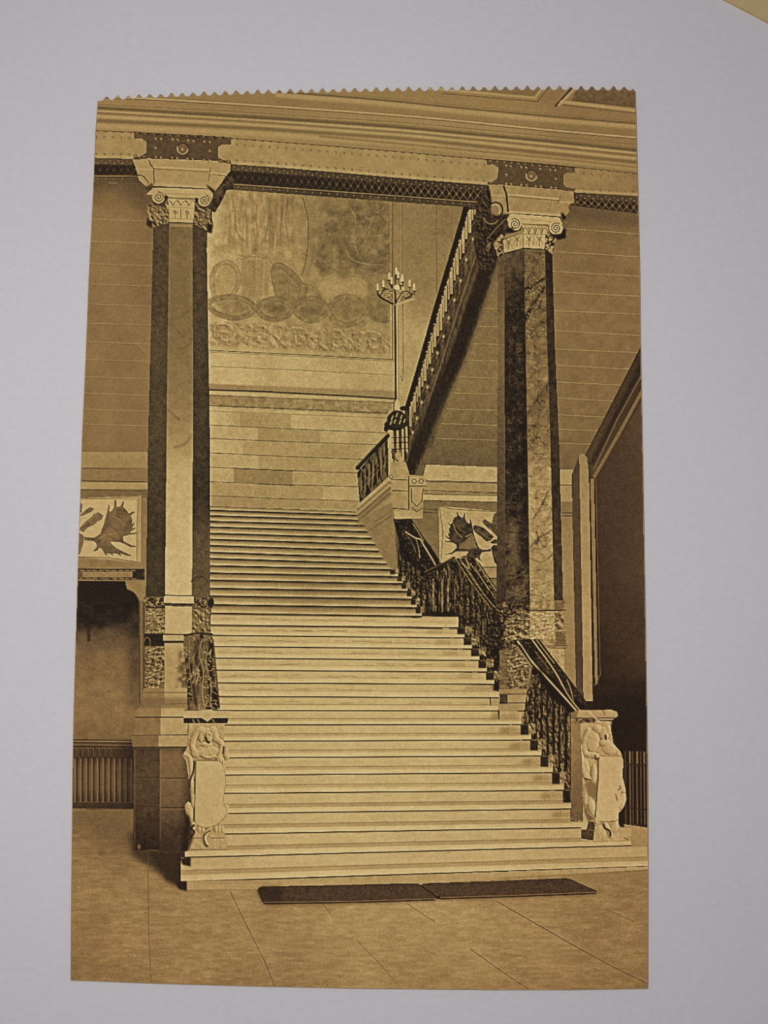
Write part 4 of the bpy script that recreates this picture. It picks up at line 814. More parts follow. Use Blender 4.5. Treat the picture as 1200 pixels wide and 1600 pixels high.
# pedestal under it
L_rp = lab('printed_right_column', 'printed_pedestal')
poly([(780, 1015), (806, 1010), (828, 1040), (823, 1076), (782, 1078)], rough(100, EM, 62, FM2, 30), label=L_rp); poly([(780, 1018), (792, 1018), (793, 1076), (781, 1078)], tex(96, F5, 18), a=.8, soft=1)
rect(780, 1077, 823, 1086, tex(134, F5, 8), label=L_rp); line([(780, 1085), (823, 1084)], 1.3, 74); rect(780, 1086, 823, 1099, tex(146, F5, 6), label=L_rp); rect(781, 1086, 793, 1100, tex(70, F5, 8)); line([(780, 1098), (823, 1098)], 1.8, 62); poly([(779, 1102), (824, 1101), (824, 1121), (786, 1122), (780, 1117)], tex(142, F5, 5), label=L_rp); curve([(779, 1108), (781, 1118), (787, 1121.5), (824, 1120.5)], 1.6, 62)
# capital
poly([(762, 289), (790, 288), (896, 300), (897, 314), (888, 322), (884, 336), (876, 340), (862, 340), (795, 334), (782, 338), (768, 318), (766, 300)], tex(136, F5, 7), label=L_rcap)
line([(787, 291), (791, 303), (794, 330)], 3.0, 50, a=.9); line([(768, 304.5), (789, 306.5)], 2.4, 156, a=.8); line([(795, 304), (830, 307), (874, 311)], 2.6, 162, a=.9); line([(795, 307), (874, 313.5)], 1.2, 84, a=.7); line([(874, 316), (896, 316)], 3, 156, a=.8); line([(876, 306), (872, 318)], 1.2, 66, a=.8); line([(862, 312), (858, 330)], 1, 84, a=.6)
line([(797, 331), (876, 336)], 3.6, 168, a=.6, soft=1); line([(798, 334), (840, 336.5), (876, 339.5)], 2.0, 40)
poly([(876, 334), (884, 330), (884, 342), (880, 344)], 36, soft=.8); poly([(879, 332), (888, 324), (890, 330), (884, 338)], 136, soft=.6)
poly([(790, 338), (800, 334), (874, 340), (878, 348), (880, 362), (866, 366), (856, 350), (818, 350), (808, 358), (796, 352)], tex(164, F5, 5), label=L_rcap); line([(800, 341), (872, 347)], 1.2, 122, a=.6); line([(812, 349), (860, 353)], 1.2, 106, a=.6)
for cx, cy, dr, st in ((804.5, 350, 1, -2.2), (869, 356.5, -1, -.9)):
    ell(cx + (2 if dr < 0 else -1), cy + 5, 11, 9.5, 36, soft=1); ell(cx, cy, 10.5, 10.2, tex(166, F5, 4), label=L_rcap); spiral(cx, cy, 8.5, 2.1, 1.5, 66, dr, start=st, a=.85)
poly([(884, 355), (884, 372), (872, 375), (862, 366), (876, 366)], 32, soft=1)
poly([(816, 351), (856, 354), (856, 366), (816, 366)], tex(160, F5, 5), label=L_rcap)
for i in range(4): arc(821 + i * 10, 366, 4.6, 10, math.pi, 2 * math.pi, 1.3, 98, a=.8); line([(816 + i * 10, 355), (818 + i * 10, 361)], 1.4, 66, a=.6)
line([(816, 366), (856, 367)], 1.2, 116, a=.7); poly([(817, 367), (853, 367), (850, 389), (817, 387)], tex(168, F5, 5), label=L_rcap); poly([(786, 375), (817, 362), (818, 387), (788, 396)], tex(158, F5, 7), label=L_rcap)
line([(786, 371), (814, 361)], 2.0, 140, a=.8); line([(786, 374.5), (816, 364)], 1.2, 76, a=.8)
for cx, cy in ((795, 381), (808, 376), (827, 376), (843, 376)):
    line([(cx - 4, cy - 7), (cx, cy), (cx + 3, cy - 7)], 1.4, 92, a=.8); line([(cx, cy - 1), (cx - .5, cy + 8)], 1.6, 84, a=.75); ell(cx, cy - 3, 1.5, 2.5, 96, a=.6, n=8); arc(cx, cy + 6, 5, 7, math.pi, 2 * math.pi, 1, 112, a=.6)
line([(817.5, 366), (817.5, 387)], 1.2, 86, a=.8); line([(834, 368), (834, 383)], 1.2, 92, a=.7)
poly([(852, 366), (862, 366), (868, 372), (864, 396), (851, 388)], marble(None, F2, 50, 150, 2), label=L_rcap)
poly([(774, 376), (786, 372), (788, 396), (780, 404), (776, 398)], marble(None, F2, 40, 128, 2.4), label=L_rcap); line([(788, 396), (818, 388), (851, 390)], 1.8, 50); line([(820, 391), (851, 392.5)], 2, 116, a=.6)
ell(796, 360, 7, 4, 36, soft=1.5, rot=-.4)
poly([(744, 318), (757, 300), (763, 289), (767, 306), (769, 322), (784, 334), (796, 336), (788, 348), (772, 372), (768, 396), (774, 404), (766, 424), (750, 420), (742, 380)], rough(46, EM2, 26, FV, 10), soft=.8, label=L_uf)
ell(776, 327, 9.0, 10, 120, soft=.8); arc(775, 328, 10.5, 12, -2.4, .5, 2.6, 54, a=.9); arc(773, 329, 8, 9.5, -2.2, .5, 1.8, 164, a=.9); poly([(764, 332), (772, 341), (784, 338), (780, 352), (766, 350)], 60, a=.8, soft=1.5)
arc(768, 338, 12, 12, .6, 3.0, 1.8, 118, a=.7); line([(790, 342), (776, 356), (762, 372)], 2.2, 96, a=.7); line([(786, 342), (770, 358), (758, 374)], 2.0, 28, a=.8); ell(763, 386, 3, 7, 116, rot=.35, a=.9, soft=.8); ell(762, 388, 1.4, 4, 50, rot=.35, a=.8, soft=.5)
for x0, y0 in ((784, 369), (779, 374), (776, 381), (775, 387)): ell(x0, y0, 2.6, 3, 150, a=.9, soft=.6)
def plate(pts, ears, rv, boss, L):
    poly(pts, tex(74, F5, 5), label=L, warm=.7)
    for e in ears: poly(e, tex(82, F5, 6), label=L, warm=.5)
    for (x0, y0) in rv: ell(x0, y0, 1.7, 1.7, 152, a=.9, n=10, soft=.4); ell(x0 - 1.4, y0 + 1, 1.0, 1.2, 44, a=.6, n=8)
    bx0, by0 = boss; ell(bx0, by0, 9, 9, 96, soft=.6); arc(bx0, by0, 8.4, 8.4, .3, 3.4, 2.2, 146, a=.9); arc(bx0, by0, 8.4, 8.4, 3.6, 6.0, 2, 52, a=.8); ell(bx0 - .5, by0 + 2, 5.5, 5.5, 84, a=.8, soft=.8); ell(bx0 - .5, by0 + 1, 3, 3, 122, a=.9, soft=1); ell(bx0 - .5, by0 + 1.5, 1.4, 1.6, 158, a=.9, n=8)
L_rpl = lab('printed_beam', 'printed_riveted_plate'); L_lpl = lab('printed_beam', 'printed_riveted_plate')
plate([(778.5, 250), (881, 260), (880, 297), (778, 288)], [[(760, 248.5), (779, 250), (779, 262), (770, 257), (761, 258)], [(880, 260), (898, 262), (898, 270), (886, 270), (880, 274)], [(762, 284), (768, 285), (778, 278), (779, 289), (762, 288)], [(880, 286), (884, 292), (898, 295), (898, 299), (880, 298)]],
      [(790.5, 259), (798, 260), (814, 261), (822, 262), (844, 264), (859.5, 265.5), (867.5, 266), (791, 273), (868, 279.5), (791, 287), (798.5, 287.5), (814.5, 289), (822.5, 289.5), (837, 291), (845, 291.5), (861, 293), (868, 293.5)], (830.5, 274), L_rpl)
line([(760, 249), (880, 260), (898, 262)], 1.6, 46, a=.8)
for x0 in range(766, 896, 11): ell(x0, 251 + (x0 - 766) * .098, 2, 1.6, 128, a=.6, n=8)

# ------------------------------------------------------------------ rail 3 and balusters beside the lowest steps
poly([(823, 1080), (840, 1060), (897, 1112), (897, 1282), (884, 1262), (868, 1236), (850, 1208), (832, 1182), (818, 1156), (818, 1122)], nt_(FV, 28, 150, 3.0, 158), label=L_mb, grain=9)
for i in range(7):
    lm_ = lab('printed_marble_balustrade', 'printed_baluster'); x0 = 832 + i * 9.5; yt = 1062 + i * 10; yb = 1150 + i * 18
    line([(x0, yt), (x0, yb)], 4.5, rough(116, EM2, 62, F2, 26), a=.6, soft=1.2, label=lm_); line([(x0 + 4.2, yt), (x0 + 4.2, yb)], 3.2, rough(36, EM2, 30), a=.7, soft=1)
L_r3 = lab('printed_marble_balustrade', 'printed_marble_rail')
poly([(803, 1000), (840, 998), (916, 1098), (920, 1110), (893, 1114), (884, 1112), (846, 1060), (812, 1014)], nt_(FB, 34, 70, 1.8, 96, .03, FD), label=L_r3, grain=8)
curve([(809, 1002), (820, 1018), (829, 1031), (846, 1050), (868, 1074), (886, 1094), (900, 1110)], 2.6, 160, soft=.8); curve([(832, 1000), (842, 1014), (854, 1030), (870, 1054), (884, 1080), (896, 1098), (906, 1110)], 2.2, 148, a=.9, soft=.8)
curve([(838, 999), (852, 1018), (866, 1036)], 1.6, 140, a=.8); curve([(812, 1008), (840, 1050), (890, 1112)], 2, 34, a=.9); curve([(886, 1062), (892, 1078), (896, 1096)], 1.5, 132, a=.8); line([(842, 1000), (880, 1050), (915, 1096)], 2.2, 40, a=.85); curve([(850, 1060), (868, 1086), (884, 1108)], 1.2, 100, a=.5)
curve([(836, 1018), (850, 1036), (858, 1046)], 1.1, 112, a=.7)
poly([(842, 1040), (856, 1070), (880, 1100), (874, 1104), (842, 1066)], 36, a=.7, soft=2); ell(836, 1066, 4, 8, 118, a=.7, soft=2, rot=-.3); ell(848, 1090, 4, 9, 124, a=.6, soft=2)

for P_ in ([(616, 812), (643, 811), (690, 880), (735, 870), (782, 944), (792, 956), (782, 1010), (779, 1080), (770, 1080), (716, 976), (664, 974), (622, 905)], [(823, 1080), (834, 1034), (915, 1105), (895, 1113), (897, 1282), (818, 1156), (818, 1122)]):
    poly(P_, lambda X, Y, sl: 60 + (T[sl] - 92) * 1.12, soft=.6)
# step ends stand out against the dark plinth
for i in list(range(10, 31)):
    if i in (22, 23): continue
    draw_step(i, 16 if i < 16 else (64 if i == 16 else 34))
    step_line(i, 16 if i < 16 else (64 if i == 16 else 34)); step_line(i - 1, 14)
    j = i - 1; w_ = 6 if i < 17 else 11
    if j in (15, 22, 23): continue
    pl_, pr_ = YL[j], YR[j]; xa = XR[j]; hgt = YR[i] - YR[j]
    rect(xa - 1.5, YR[j] + 0.5, xa + w_, YR[j] + hgt * 0.66, tex(44, F5, 12), soft=.5, label=L_mb)
    rect(xa + w_, YR[j] - 2, xa + w_ * 2, YR[j] + hgt * 0.6, rough(118, EM2, 50), soft=.6, a=.85, label=L_mb)
# ------------------------------------------------------------------ left column
L_lc = lab('printed_left_column'); L_ls = [lab('printed_left_column', 'printed_shaft_facet') for _ in range(3)]; L_lcap = lab('printed_left_column', 'printed_capital'); L_lb = lab('printed_left_column', 'printed_column_base'); L_lp = lab('printed_left_column', 'printed_pedestal')
XA = ycurve([(345, 240), (380, 239), (680, 231.5), (930, 228)]); XB = ycurve([(345, 265), (380, 264.5), (680, 260.5), (930, 258)]); XC = ycurve([(345, 301), (680, 301.5), (930, 300)]); XD = ycurve([(345, 325), (380, 323), (680, 328), (940, 328.5)])
YY = np.linspace(344, 936, 14)
poly([(XA(y), y) for y in YY] + [(XB(y), y) for y in YY[::-1]], tex(yi(350, 70, 500, 72, 650, 68, 800, 62, 930, 58), F5, 6), label=L_ls[0], grain=12, warm=-.2)
poly([(XB(y), y) for y in YY] + [(XC(y), y) for y in YY[::-1]], tex(yi(350, 98, 420, 106, 520, 108, 600, 118, 660, 128, 700, 146, 740, 164, 800, 172, 935, 178), FD, 6), label=L_ls[1], grain=10)
poly([(XC(y), y) for y in YY] + [(XD(y), y) for y in YY[::-1]], tex(yi(350, 66, 500, 66, 700, 58, 790, 54, 840, 74, 935, 86), F5, 7), label=L_ls[2], grain=12, warm=-.1)
line([(XB(y), y) for y in YY], 1.3, 138, a=.4); line([(XC(y) - .5, y) for y in YY], 1.0, 130, a=.4)
for a_, b_ in (((266, 500), (300, 478)), ((266, 505), (288, 526)), ((280, 545), (300, 530)), ((262, 640), (280, 655)), ((270, 700), (300, 680))): curve([a_, ((a_[0] + b_[0]) / 2 + 3, (a_[1] + b_[1]) / 2 + 4), b_], 4, 88, a=.22, soft=3)
ell(290, 730, 8, 16, 176, a=.5, soft=6); arc(312, 915, 14, 14, 3.6, 6.0, 3, 66, a=.6, soft=2)
# capital of the left column
CL = lambda pts: q(pts, 205, 200, 7.5)
poly(CL([(15, 370), (190, 365), (1170, 420), (1165, 500), (1110, 560), (1040, 720), (880, 740), (260, 690), (180, 690), (90, 610), (60, 480)]), tex(146, F5, 5), label=L_lcap)
line(CL([(210, 380), (225, 430), (265, 470), (270, 660)]), 1.8, 70, a=.9); line(CL([(60, 480), (250, 490)]), 2.6, 160, a=.8); line(CL([(265, 455), (920, 490)]), 2.6, 164, a=.9); line(CL([(270, 480), (915, 515)]), 1.2, 104, a=.7); line(CL([(930, 460), (915, 560), (905, 620)]), 1.2, 78, a=.8); line(CL([(930, 525), (1110, 545)]), 3, 160, a=.8); line(CL([(960, 545), (1105, 560)]), 1.2, 80, a=.8); line(CL([(1170, 420), (1165, 510)]), 1.6, 70)
poly(CL([(265, 640), (890, 680), (880, 715), (270, 680)]), 158, a=.7, soft=1); line(CL([(265, 688), (560, 698), (890, 718)]), 2.0, 48)
curve(CL([(70, 550), (140, 565), (200, 640)]), 1.6, 66); poly(CL([(180, 680), (250, 640), (265, 700), (230, 740), (170, 720)]), 66, a=.8, soft=1); poly(CL([(880, 660), (990, 740), (980, 790), (900, 700)]), 42, soft=.8); curve(CL([(990, 700), (1040, 640), (1090, 625)]), 2.4, 150, a=.9)
poly(CL([(960, 770), (1060, 640), (1110, 560), (1200, 590), (1200, 715), (1120, 730), (1050, 880), (985, 990), (880, 960), (940, 880)]), tex(56, FX, 14), label=L_lcap, soft=0); poly(CL([(980, 760), (1060, 660), (1080, 720), (1000, 830)]), 78, a=.7, soft=1.5)
poly(CL([(180, 780), (260, 700), (890, 720), (950, 770), (930, 800), (740, 820), (430, 810), (380, 790)]), tex(158, F5, 4), label=L_lcap); line(CL([(350, 770), (850, 780)]), 1.2, 126, a=.6); line(CL([(430, 815), (745, 830)]), 1.2, 104, a=.7)
poly(CL([(180, 900), (440, 840), (445, 1110), (250, 1170), (185, 1110)]), rough(104, EM2, 46, F2, 16), label=L_lcap); poly(CL([(745, 850), (930, 960), (960, 1120), (930, 1230), (730, 1130)]), rough(98, EM2, 46, F2, 16), label=L_lcap)
poly(CL([(180, 1060), (250, 1100), (240, 1180), (180, 1140)]), 52, soft=1); poly(CL([(890, 1120), (960, 1130), (945, 1235), (890, 1220)]), 44, soft=.8); line(CL([(940, 980), (935, 1110)]), 2, 50); line(CL([(730, 1140), (890, 1215)]), 2, 48); line(CL([(740, 940), (860, 1000)]), 2, 64)
poly(CL([(435, 830), (745, 845), (725, 1110), (450, 1100)]), tex(162, F5, 4), label=L_lcap)
for i in range(3):
    cx = 490 + i * 95; line(CL([(cx - 40, 850), (cx - 5, 900)]), 1.8, 92, a=.8); arc(205 + (cx + 45) / 7.5, 200 + 910 / 7.5, 5, 7, math.pi, 2 * math.pi, 1.2, 108, a=.8)
line(CL([(445, 925), (740, 940)]), 1.2, 128, a=.7)
for cx in (515, 655): spiral(205 + cx / 7.5, 200 + 980 / 7.5, 3.5, 1.2, 1.3, 92, 1, a=.8); line(CL([(cx, 1000), (cx, 1060)]), 1.3, 92, a=.8)
line(CL([(580, 960), (580, 1060)]), 1.6, 88, a=.8); line(CL([(460, 1060), (580, 1065), (720, 1070)]), 1.2, 126, a=.7); line(CL([(450, 1105), (720, 1115)]), 1.8, 76, a=.8); poly(CL([(455, 1125), (720, 1130), (720, 1165), (455, 1155)]), 132, a=.9, soft=.6)
for cx, cy, dr, st in ((247.7, 308, 1, -1.6), (319, 312.5, 1, -1.2)):
    ell(cx + 1, cy + 3, 11.5, 11, 62, soft=1); ell(cx, cy, 10.2, 10, tex(154, F5, 4), label=L_lcap); spiral(cx, cy, 8.0, 2.0, 1.5, 78, dr, start=st, a=.85)
poly(CL([(385, 795), (435, 795), (420, 850), (395, 850)]), 50, soft=.6); poly(CL([(750, 815), (790, 830), (780, 880), (750, 870)]), 48, soft=.6)
plate([(229, 207), (341, 213), (341, 251.5), (229, 247.5)], [[(209, 205), (229, 207), (229, 222), (221, 216), (210, 217)], [(341, 213), (361, 214.5), (361, 226), (347, 226), (341, 230)], [(209, 244), (218, 245), (229, 238), (229, 248), (209, 248)], [(341, 246), (348, 250), (361, 252), (361, 256), (341, 253)]],
      [(243, 216.7), (251.7, 217), (269.7, 218), (277.4, 218.7), (294, 219.7), (302, 220.7), (319, 221.3), (327.7, 222), (243, 231.3), (327.4, 236.3), (243.3, 245.7), (251.7, 246), (268.7, 246.7), (276.7, 247.3), (293, 248.3), (301, 248.7), (318.6, 250.3), (327.3, 251)], (285.4, 232), L_lpl)
for x0 in (212, 225, 345, 357): ell(x0, 244 + (x0 - 212) * .06, 2.2, 2.2, 120, a=.8, n=10); arc(x0, 244 + (x0 - 212) * .06, 2.6, 2.6, 0, 6.28, 1, 60, a=.7)
for x0 in range(214, 358, 13): ell(x0, 208 + (x0 - 214) * .055, 2, 1.6, 112, a=.6, n=8); line([(x0 + 3, 208 + (x0 - 214) * .055), (x0 + 6, 210 + (x0 - 214) * .055)], 1.4, 40, a=.6)
# base of the left column
poly([(225, 932), (333, 932), (335, 946), (330, 952), (329, 992), (334, 1000), (334, 1012), (297, 1012), (297, 1078), (226, 1078), (224, 1000), (228, 990), (228, 952), (224, 944)], tex(84, F5, 16), label=L_lb)
poly([(224, 934), (257, 934), (257, 950), (226, 950)], marble(None, F2, 48, 130, 2.2), label=L_lb); poly([(301, 934), (330, 934), (334, 942), (330, 951), (301, 948)], marble(None, F2, 36, 96, 2.2, FD, 130, .04), label=L_lb); ell(329, 942, 5, 7, 34, a=.9, soft=1, label=L_lb)
poly([(256, 932), (303, 932), (303, 943), (256, 942)], tex(178, F5, 3), label=L_lb); line([(257, 930), (302, 931)], 1.8, 50); line([(256, 943.5), (303, 945)], 2.0, 62); line([(228, 949), (258, 949)], 1.6, 56)
poly([(228, 951), (258, 951), (258, 989), (228, 989)], rough(112, EM, 52, FM, 22), label=L_lb); poly([(258, 947), (300, 948), (300, 990), (258, 990)], tex(168, F5, 4), label=L_lb); poly([(300, 952), (328.5, 952), (328, 990), (300, 990)], rough(106, EM2, 48, FM2, 18), label=L_lb)
rect(225, 990, 256, 1009, tex(46, F5, 8), label=L_lb); arc(230, 1002, 4.5, 6, 3.1, 6.2, 1.3, 110, a=.7); line([(234.5, 1000), (234.5, 1010)], 1.2, 110, a=.6); poly([(255, 992), (289, 992), (287, 1001), (255, 1001)], tex(162, F5, 4)); line([(256, 990.5), (290, 991)], 1.6, 92); line([(255, 1002.5), (288, 1002.5)], 2.2, 48)
poly([(227, 1010), (257, 1010), (257, 1075), (226, 1075)], rough(106, EM, 56, FM, 20), label=L_lb); poly([(257, 1005), (287, 1005), (291, 1075), (257, 1075)], tex(154, FD, 8), label=L_lb); poly([(280, 1018), (295, 1018), (295, 1075), (275, 1075)], marble(None, F5, 70, 140, 2), a=.8, soft=3)
def two(pts, tl, tr, xs_, L):
    poly(pts, lambda X, Y, sl: np.where(X < xs_, tl, tr) + 6 * (F5[sl] - .5) * 2, label=L, warm=.2)
two([(224, 1075), (294, 1075), (296, 1098), (222, 1100)], 120, 152, 257, L_lp); line([(224, 1082), (294, 1082)], 1.5, 82, a=.8); poly([(222, 1090), (296, 1090), (296, 1102), (220, 1102)], 92, a=.6, soft=2.5)
two([(220, 1102), (290, 1101), (288, 1120), (213, 1120), (212, 1112)], 122, 158, 252, L_lp); poly([(218, 1101), (290, 1101), (290, 1106), (218, 1106)], 96, a=.7, soft=1.5); line([(212, 1121), (289, 1120.5)], 2, 54, a=.9)
two([(211, 1122), (294, 1122), (292, 1149), (211, 1149)], 116, 156, 251, L_lp); line([(206, 1149), (292, 1148.5)], 1.8, 64)
two([(205, 1149), (294, 1149), (292, 1168), (207, 1168)], 108, 152, 248, L_lp); line([(208, 1168), (292, 1167.5)], 2.4, 62, soft=1)
poly([(209, 1169), (295, 1169), (300, 1240), (293, 1330), (208, 1328)], lambda X, Y, sl: np.where(X < 250, np.interp(Y, [1169, 1210, 1260, 1325], [64, 72, 64, 40]), np.interp(Y, [1169, 1180, 1250, 1290, 1325], [84, 104, 92, 64, 48])) + np.interp(X, [280, 292], [0, -22]) + 6 * (F5[sl] - .5) * 2, label=L_lp, warm=.5)
for yy in (1216, 1262): line([(210, yy - 2), (250, yy - 2)], 1, 48, a=.6); line([(251, yy), (290, yy)], 1.4, 46, a=.8); line([(251, yy + 2), (290, yy + 2)], 1.2, 124, a=.5)
line([(210.5, 1172), (210.5, 1326)], 1.2, 116, a=.5); line([(250, 1172), (250, 1310)], 1.1, 118, a=.4); line([(232, 1328), (248, 1329)], 1.6, 96, a=.5, soft=1); ell(217, 1323, 2.2, 3.5, 134, a=.7, soft=.8)
# left marble rail running down to the newel
L_lr2 = lab('printed_left_rail')
poly([(288, 994), (300, 988), (330, 990), (333, 1000), (343.5, 1108), (293, 1112), (292, 1060), (286, 1005)], marble(None, fb(12, 30, 14, 3), 34, 96, 2.4, FD, 138, .045), label=L_lr2, warm=.2)
for pts, w_, t_ in (([(303, 996), (308, 1012), (302, 1030), (310, 1052), (306, 1075), (312, 1110)], 1.8, 150), ([(316, 1000), (311, 1020), (318, 1048), (316, 1080), (320, 1108)], 1.6, 140), ([(325, 1010), (322, 1040), (330, 1070), (328, 1104)], 1.4, 122), ([(296, 1000), (296, 1040), (300, 1080), (304, 1108)], 1.4, 120), ([(310, 1040), (318, 1030), (326, 1050)], 1.2, 130), ([(296, 1062), (306, 1052), (314, 1060)], 1.4, 140)): curve(pts, w_, t_, a=.8)
poly([(303, 1000), (312, 998), (310, 1040), (303, 1045)], 34, a=.6, soft=2); poly([(300, 1070), (308, 1070), (310, 1105), (302, 1100)], 32, a=.6, soft=2); line([(288, 993), (310, 989), (331, 991)], 3, 56, soft=1.2); line([(333, 1000), (343, 1106)], 2.4, 66, a=.7, soft=1.5)

# ------------------------------------------------------------------ newel posts with carved figures and shields
L_n1 = lab('printed_newel_post'); L_s1 = lab('printed_newel_post', 'printed_shield'); L_c1 = lab('printed_newel_post', 'printed_newel_cap')
NA = lambda pts: q(pts, 270, 1090, 6.4)
poly(NA([(165, 240), (520, 240), (510, 480), (545, 500), (580, 590), (520, 640), (525, 900), (500, 1040), (560, 1080), (550, 1180), (470, 1260), (520, 1280), (520, 1390), (545, 1400), (545, 1520), (165, 1520), (165, 1430), (215, 1370), (190, 1250), (140, 1200), (115, 1080), (150, 1040), (190, 1060), (165, 870), (160, 820), (135, 640), (95, 580), (150, 490)]), tex(162, F5, 5), label=L_n1)
NEWEL1 = NA([(165, 240), (520, 240), (510, 480), (545, 500), (580, 590), (520, 640), (525, 900), (500, 1040), (560, 1080), (550, 1180), (470, 1260), (520, 1280), (520, 1390), (545, 1400), (545, 1520), (165, 1520), (165, 1430), (215, 1370), (190, 1250), (140, 1200), (115, 1080), (150, 1040), (190, 1060), (165, 870), (160, 820), (135, 640), (95, 580), (150, 490)])
def E(cx, cy, rx, ry, rot, h, o=(270, 1090, 6.4)): return ('e', o[0] + cx / o[2], o[1] + cy / o[2], rx / o[2], ry / o[2], rot, h)
SH1 = spl(NA([(232, 632), (430, 632), (490, 662), (522, 760), (524, 880), (510, 980), (500, 1070), (540, 1110), (525, 1180), (440, 1265), (330, 1300), (232, 1255), (220, 1120), (226, 900), (232, 632)]))
it1 = [E(345, 375, 62, 75, 0, 8), E(345, 355, 40, 30, 0, 9), E(290, 330, 45, 40, .4, 7.5), E(400, 330, 45, 38, -.3, 7.5), E(425, 390, 34, 55, 0, 7), E(282, 395, 28, 50, 0, 7), E(335, 470, 60, 30, 0, 7), E(340, 540, 130, 55, 0, 6),
       ('s', NA([(255, 330), (205, 410), (195, 500), (245, 555)]), 8.5, 6.5), ('s', NA([(440, 420), (490, 470), (475, 560), (455, 610)]), 8, 6), E(225, 560, 45, 38, .5, 7), E(470, 610, 42, 30, .4, 7), E(455, 630, 12, 30, 0, 8), E(480, 635, 12, 30, 0, 8), E(502, 640, 10, 26, 0, 8),
       ('s', NA([(300, 580), (350, 600), (420, 585)]), 5, 6), ('s', NA([(120, 570), (165, 600), (185, 720), (180, 860)]), 6, 4), ('s', NA([(195, 860), (200, 960), (205, 1080)]), 7.5, 5), E(160, 1130, 42, 95, -.15, 7), E(205, 1275, 34, 26, -.4, 6), ('s', NA([(205, 1300), (185, 1380), (170, 1440)]), 5, 4),
       ('s', NA([(375, 1300), (325, 1370), (320, 1430), (345, 1478)]), 5.5, 6), E(265, 1315, 22, 34, 0, 4), E(300, 1318, 18, 30, 0, 4), E(430, 1315, 20, 34, 0, 4), E(465, 1315, 18, 32, 0, 4), E(497, 1318, 16, 30, 0, 4), E(530, 1110, 30, 70, .2, 5), E(540, 560, 34, 60, .2, 5), ('p', SH1, 6, .8)]
relief(NEWEL1, it1, 158, k=24, light=(.8, -.6), label=L_n1, rnd=.9, ao=9, lim=(-88, 18))
poly(SH1, tex(168, F5, 4), label=L_s1, a=.88, soft=0); line(SH1, 1.1, 116, a=.5); line(NA([(229, 640), (224, 900), (217, 1120)]), 1.8, 92, a=.8)
for pts, w_, t_, a_ in (([(325, 395), (345, 440), (362, 448)], 3.2, 46, .9), ([(322, 372), (335, 376)], 1.6, 70, .7), ([(362, 372), (375, 376)], 1.6, 70, .7), ([(215, 640), (205, 740), (172, 830), (166, 900)], 3.0, 60, .8), ([(218, 800), (215, 960)], 1.8, 80, .8), ([(212, 1110), (212, 1230)], 2.2, 76, .85), ([(510, 490), (500, 560)], 2.6, 64, .85), ([(215, 1275), (180, 1310), (215, 1345), (160, 1420)], 3, 52, .8), ([(165, 1405), (310, 1405)], 1.5, 104, .8), ([(380, 1405), (510, 1405)], 1.5, 104, .8), ([(165, 1520), (545, 1520)], 1.5, 100, .8), ([(235, 626), (430, 628)], 1.8, 100, .8)):
    curve(NA(pts), w_, t_, a=a_, soft=max(.7, w_ * .45))
poly(NA([(110, 130), (560, 130), (555, 205), (110, 205)]), tex(162, F5, 6), label=L_c1); poly(NA([(105, 205), (555, 205), (550, 255), (105, 255)]), tex(46, F5, 10), label=L_c1); poly(NA([(270, 120), (400, 120), (400, 200), (345, 240), (285, 200)]), tex(164, F5, 6), label=L_c1)
for x0 in (200, 250, 400): line(NA([(x0, 220), (x0 + 20, 260)]), 2, 140, a=.7)
line(NA([(110, 130), (290, 128)]), 1.2, 92, a=.8); line(NA([(400, 130), (560, 130)]), 1.2, 100, a=.8); ell(323, 1118, 5, 4, 150, a=.6, soft=1.2)
poly([(290, 1270), (296, 1275), (302, 1310), (295, 1328), (288, 1330)], 44, a=.85, soft=1.5)
curve(NA([(370, 1330), (320, 1370), (312, 1420), (330, 1472), (352, 1484)]), 2.2, 76, a=.85)
# right newel
L_n2 = lab('printed_newel_post'); L_s2 = lab('printed_newel_post', 'printed_shield'); L_c2 = lab('printed_newel_post', 'printed_newel_cap')
NB = lambda pts: q(pts, 870, 1090, 6.67)
poly(NB([(150, 220), (570, 250), (565, 340), (590, 480), (660, 560), (680, 610), (685, 830), (715, 950), (725, 1070), (690, 1150), (640, 1210), (640, 1310), (680, 1400), (770, 1500), (380, 1500), (260, 1480), (250, 1380), (275, 1290), (150, 1270)]), tex(164, F5, 5), label=L_n2)
poly(NB([(150, 250), (245, 250), (270, 900), (275, 1290), (150, 1265)]), tex(yi(1128, 124, 1160, 122, 1200, 104, 1280, 92), F5, 8), label=L_n2, warm=.4)
poly(NB([(380, 1290), (400, 1330), (380, 1490), (255, 1470), (255, 1380), (310, 1375), (330, 1290)]), tex(64, F5, 6), label=L_n2, warm=.5); line(NB([(260, 1375), (385, 1380)]), 1.4, 100, a=.7)
OB = (870, 1090, 6.67)
SH2 = spl(NB([(440, 615), (675, 615), (680, 830), (700, 930), (655, 1000), (690, 1060), (630, 1180), (620, 1270), (440, 1280), (405, 1230), (425, 900), (440, 615)]))
N2C = NB([(245, 250), (570, 250), (565, 340), (590, 480), (660, 560), (680, 610), (685, 830), (715, 950), (725, 1070), (690, 1150), (640, 1210), (640, 1310), (680, 1400), (770, 1500), (380, 1500), (400, 1330), (380, 1290), (330, 1290), (275, 1290), (270, 900)])
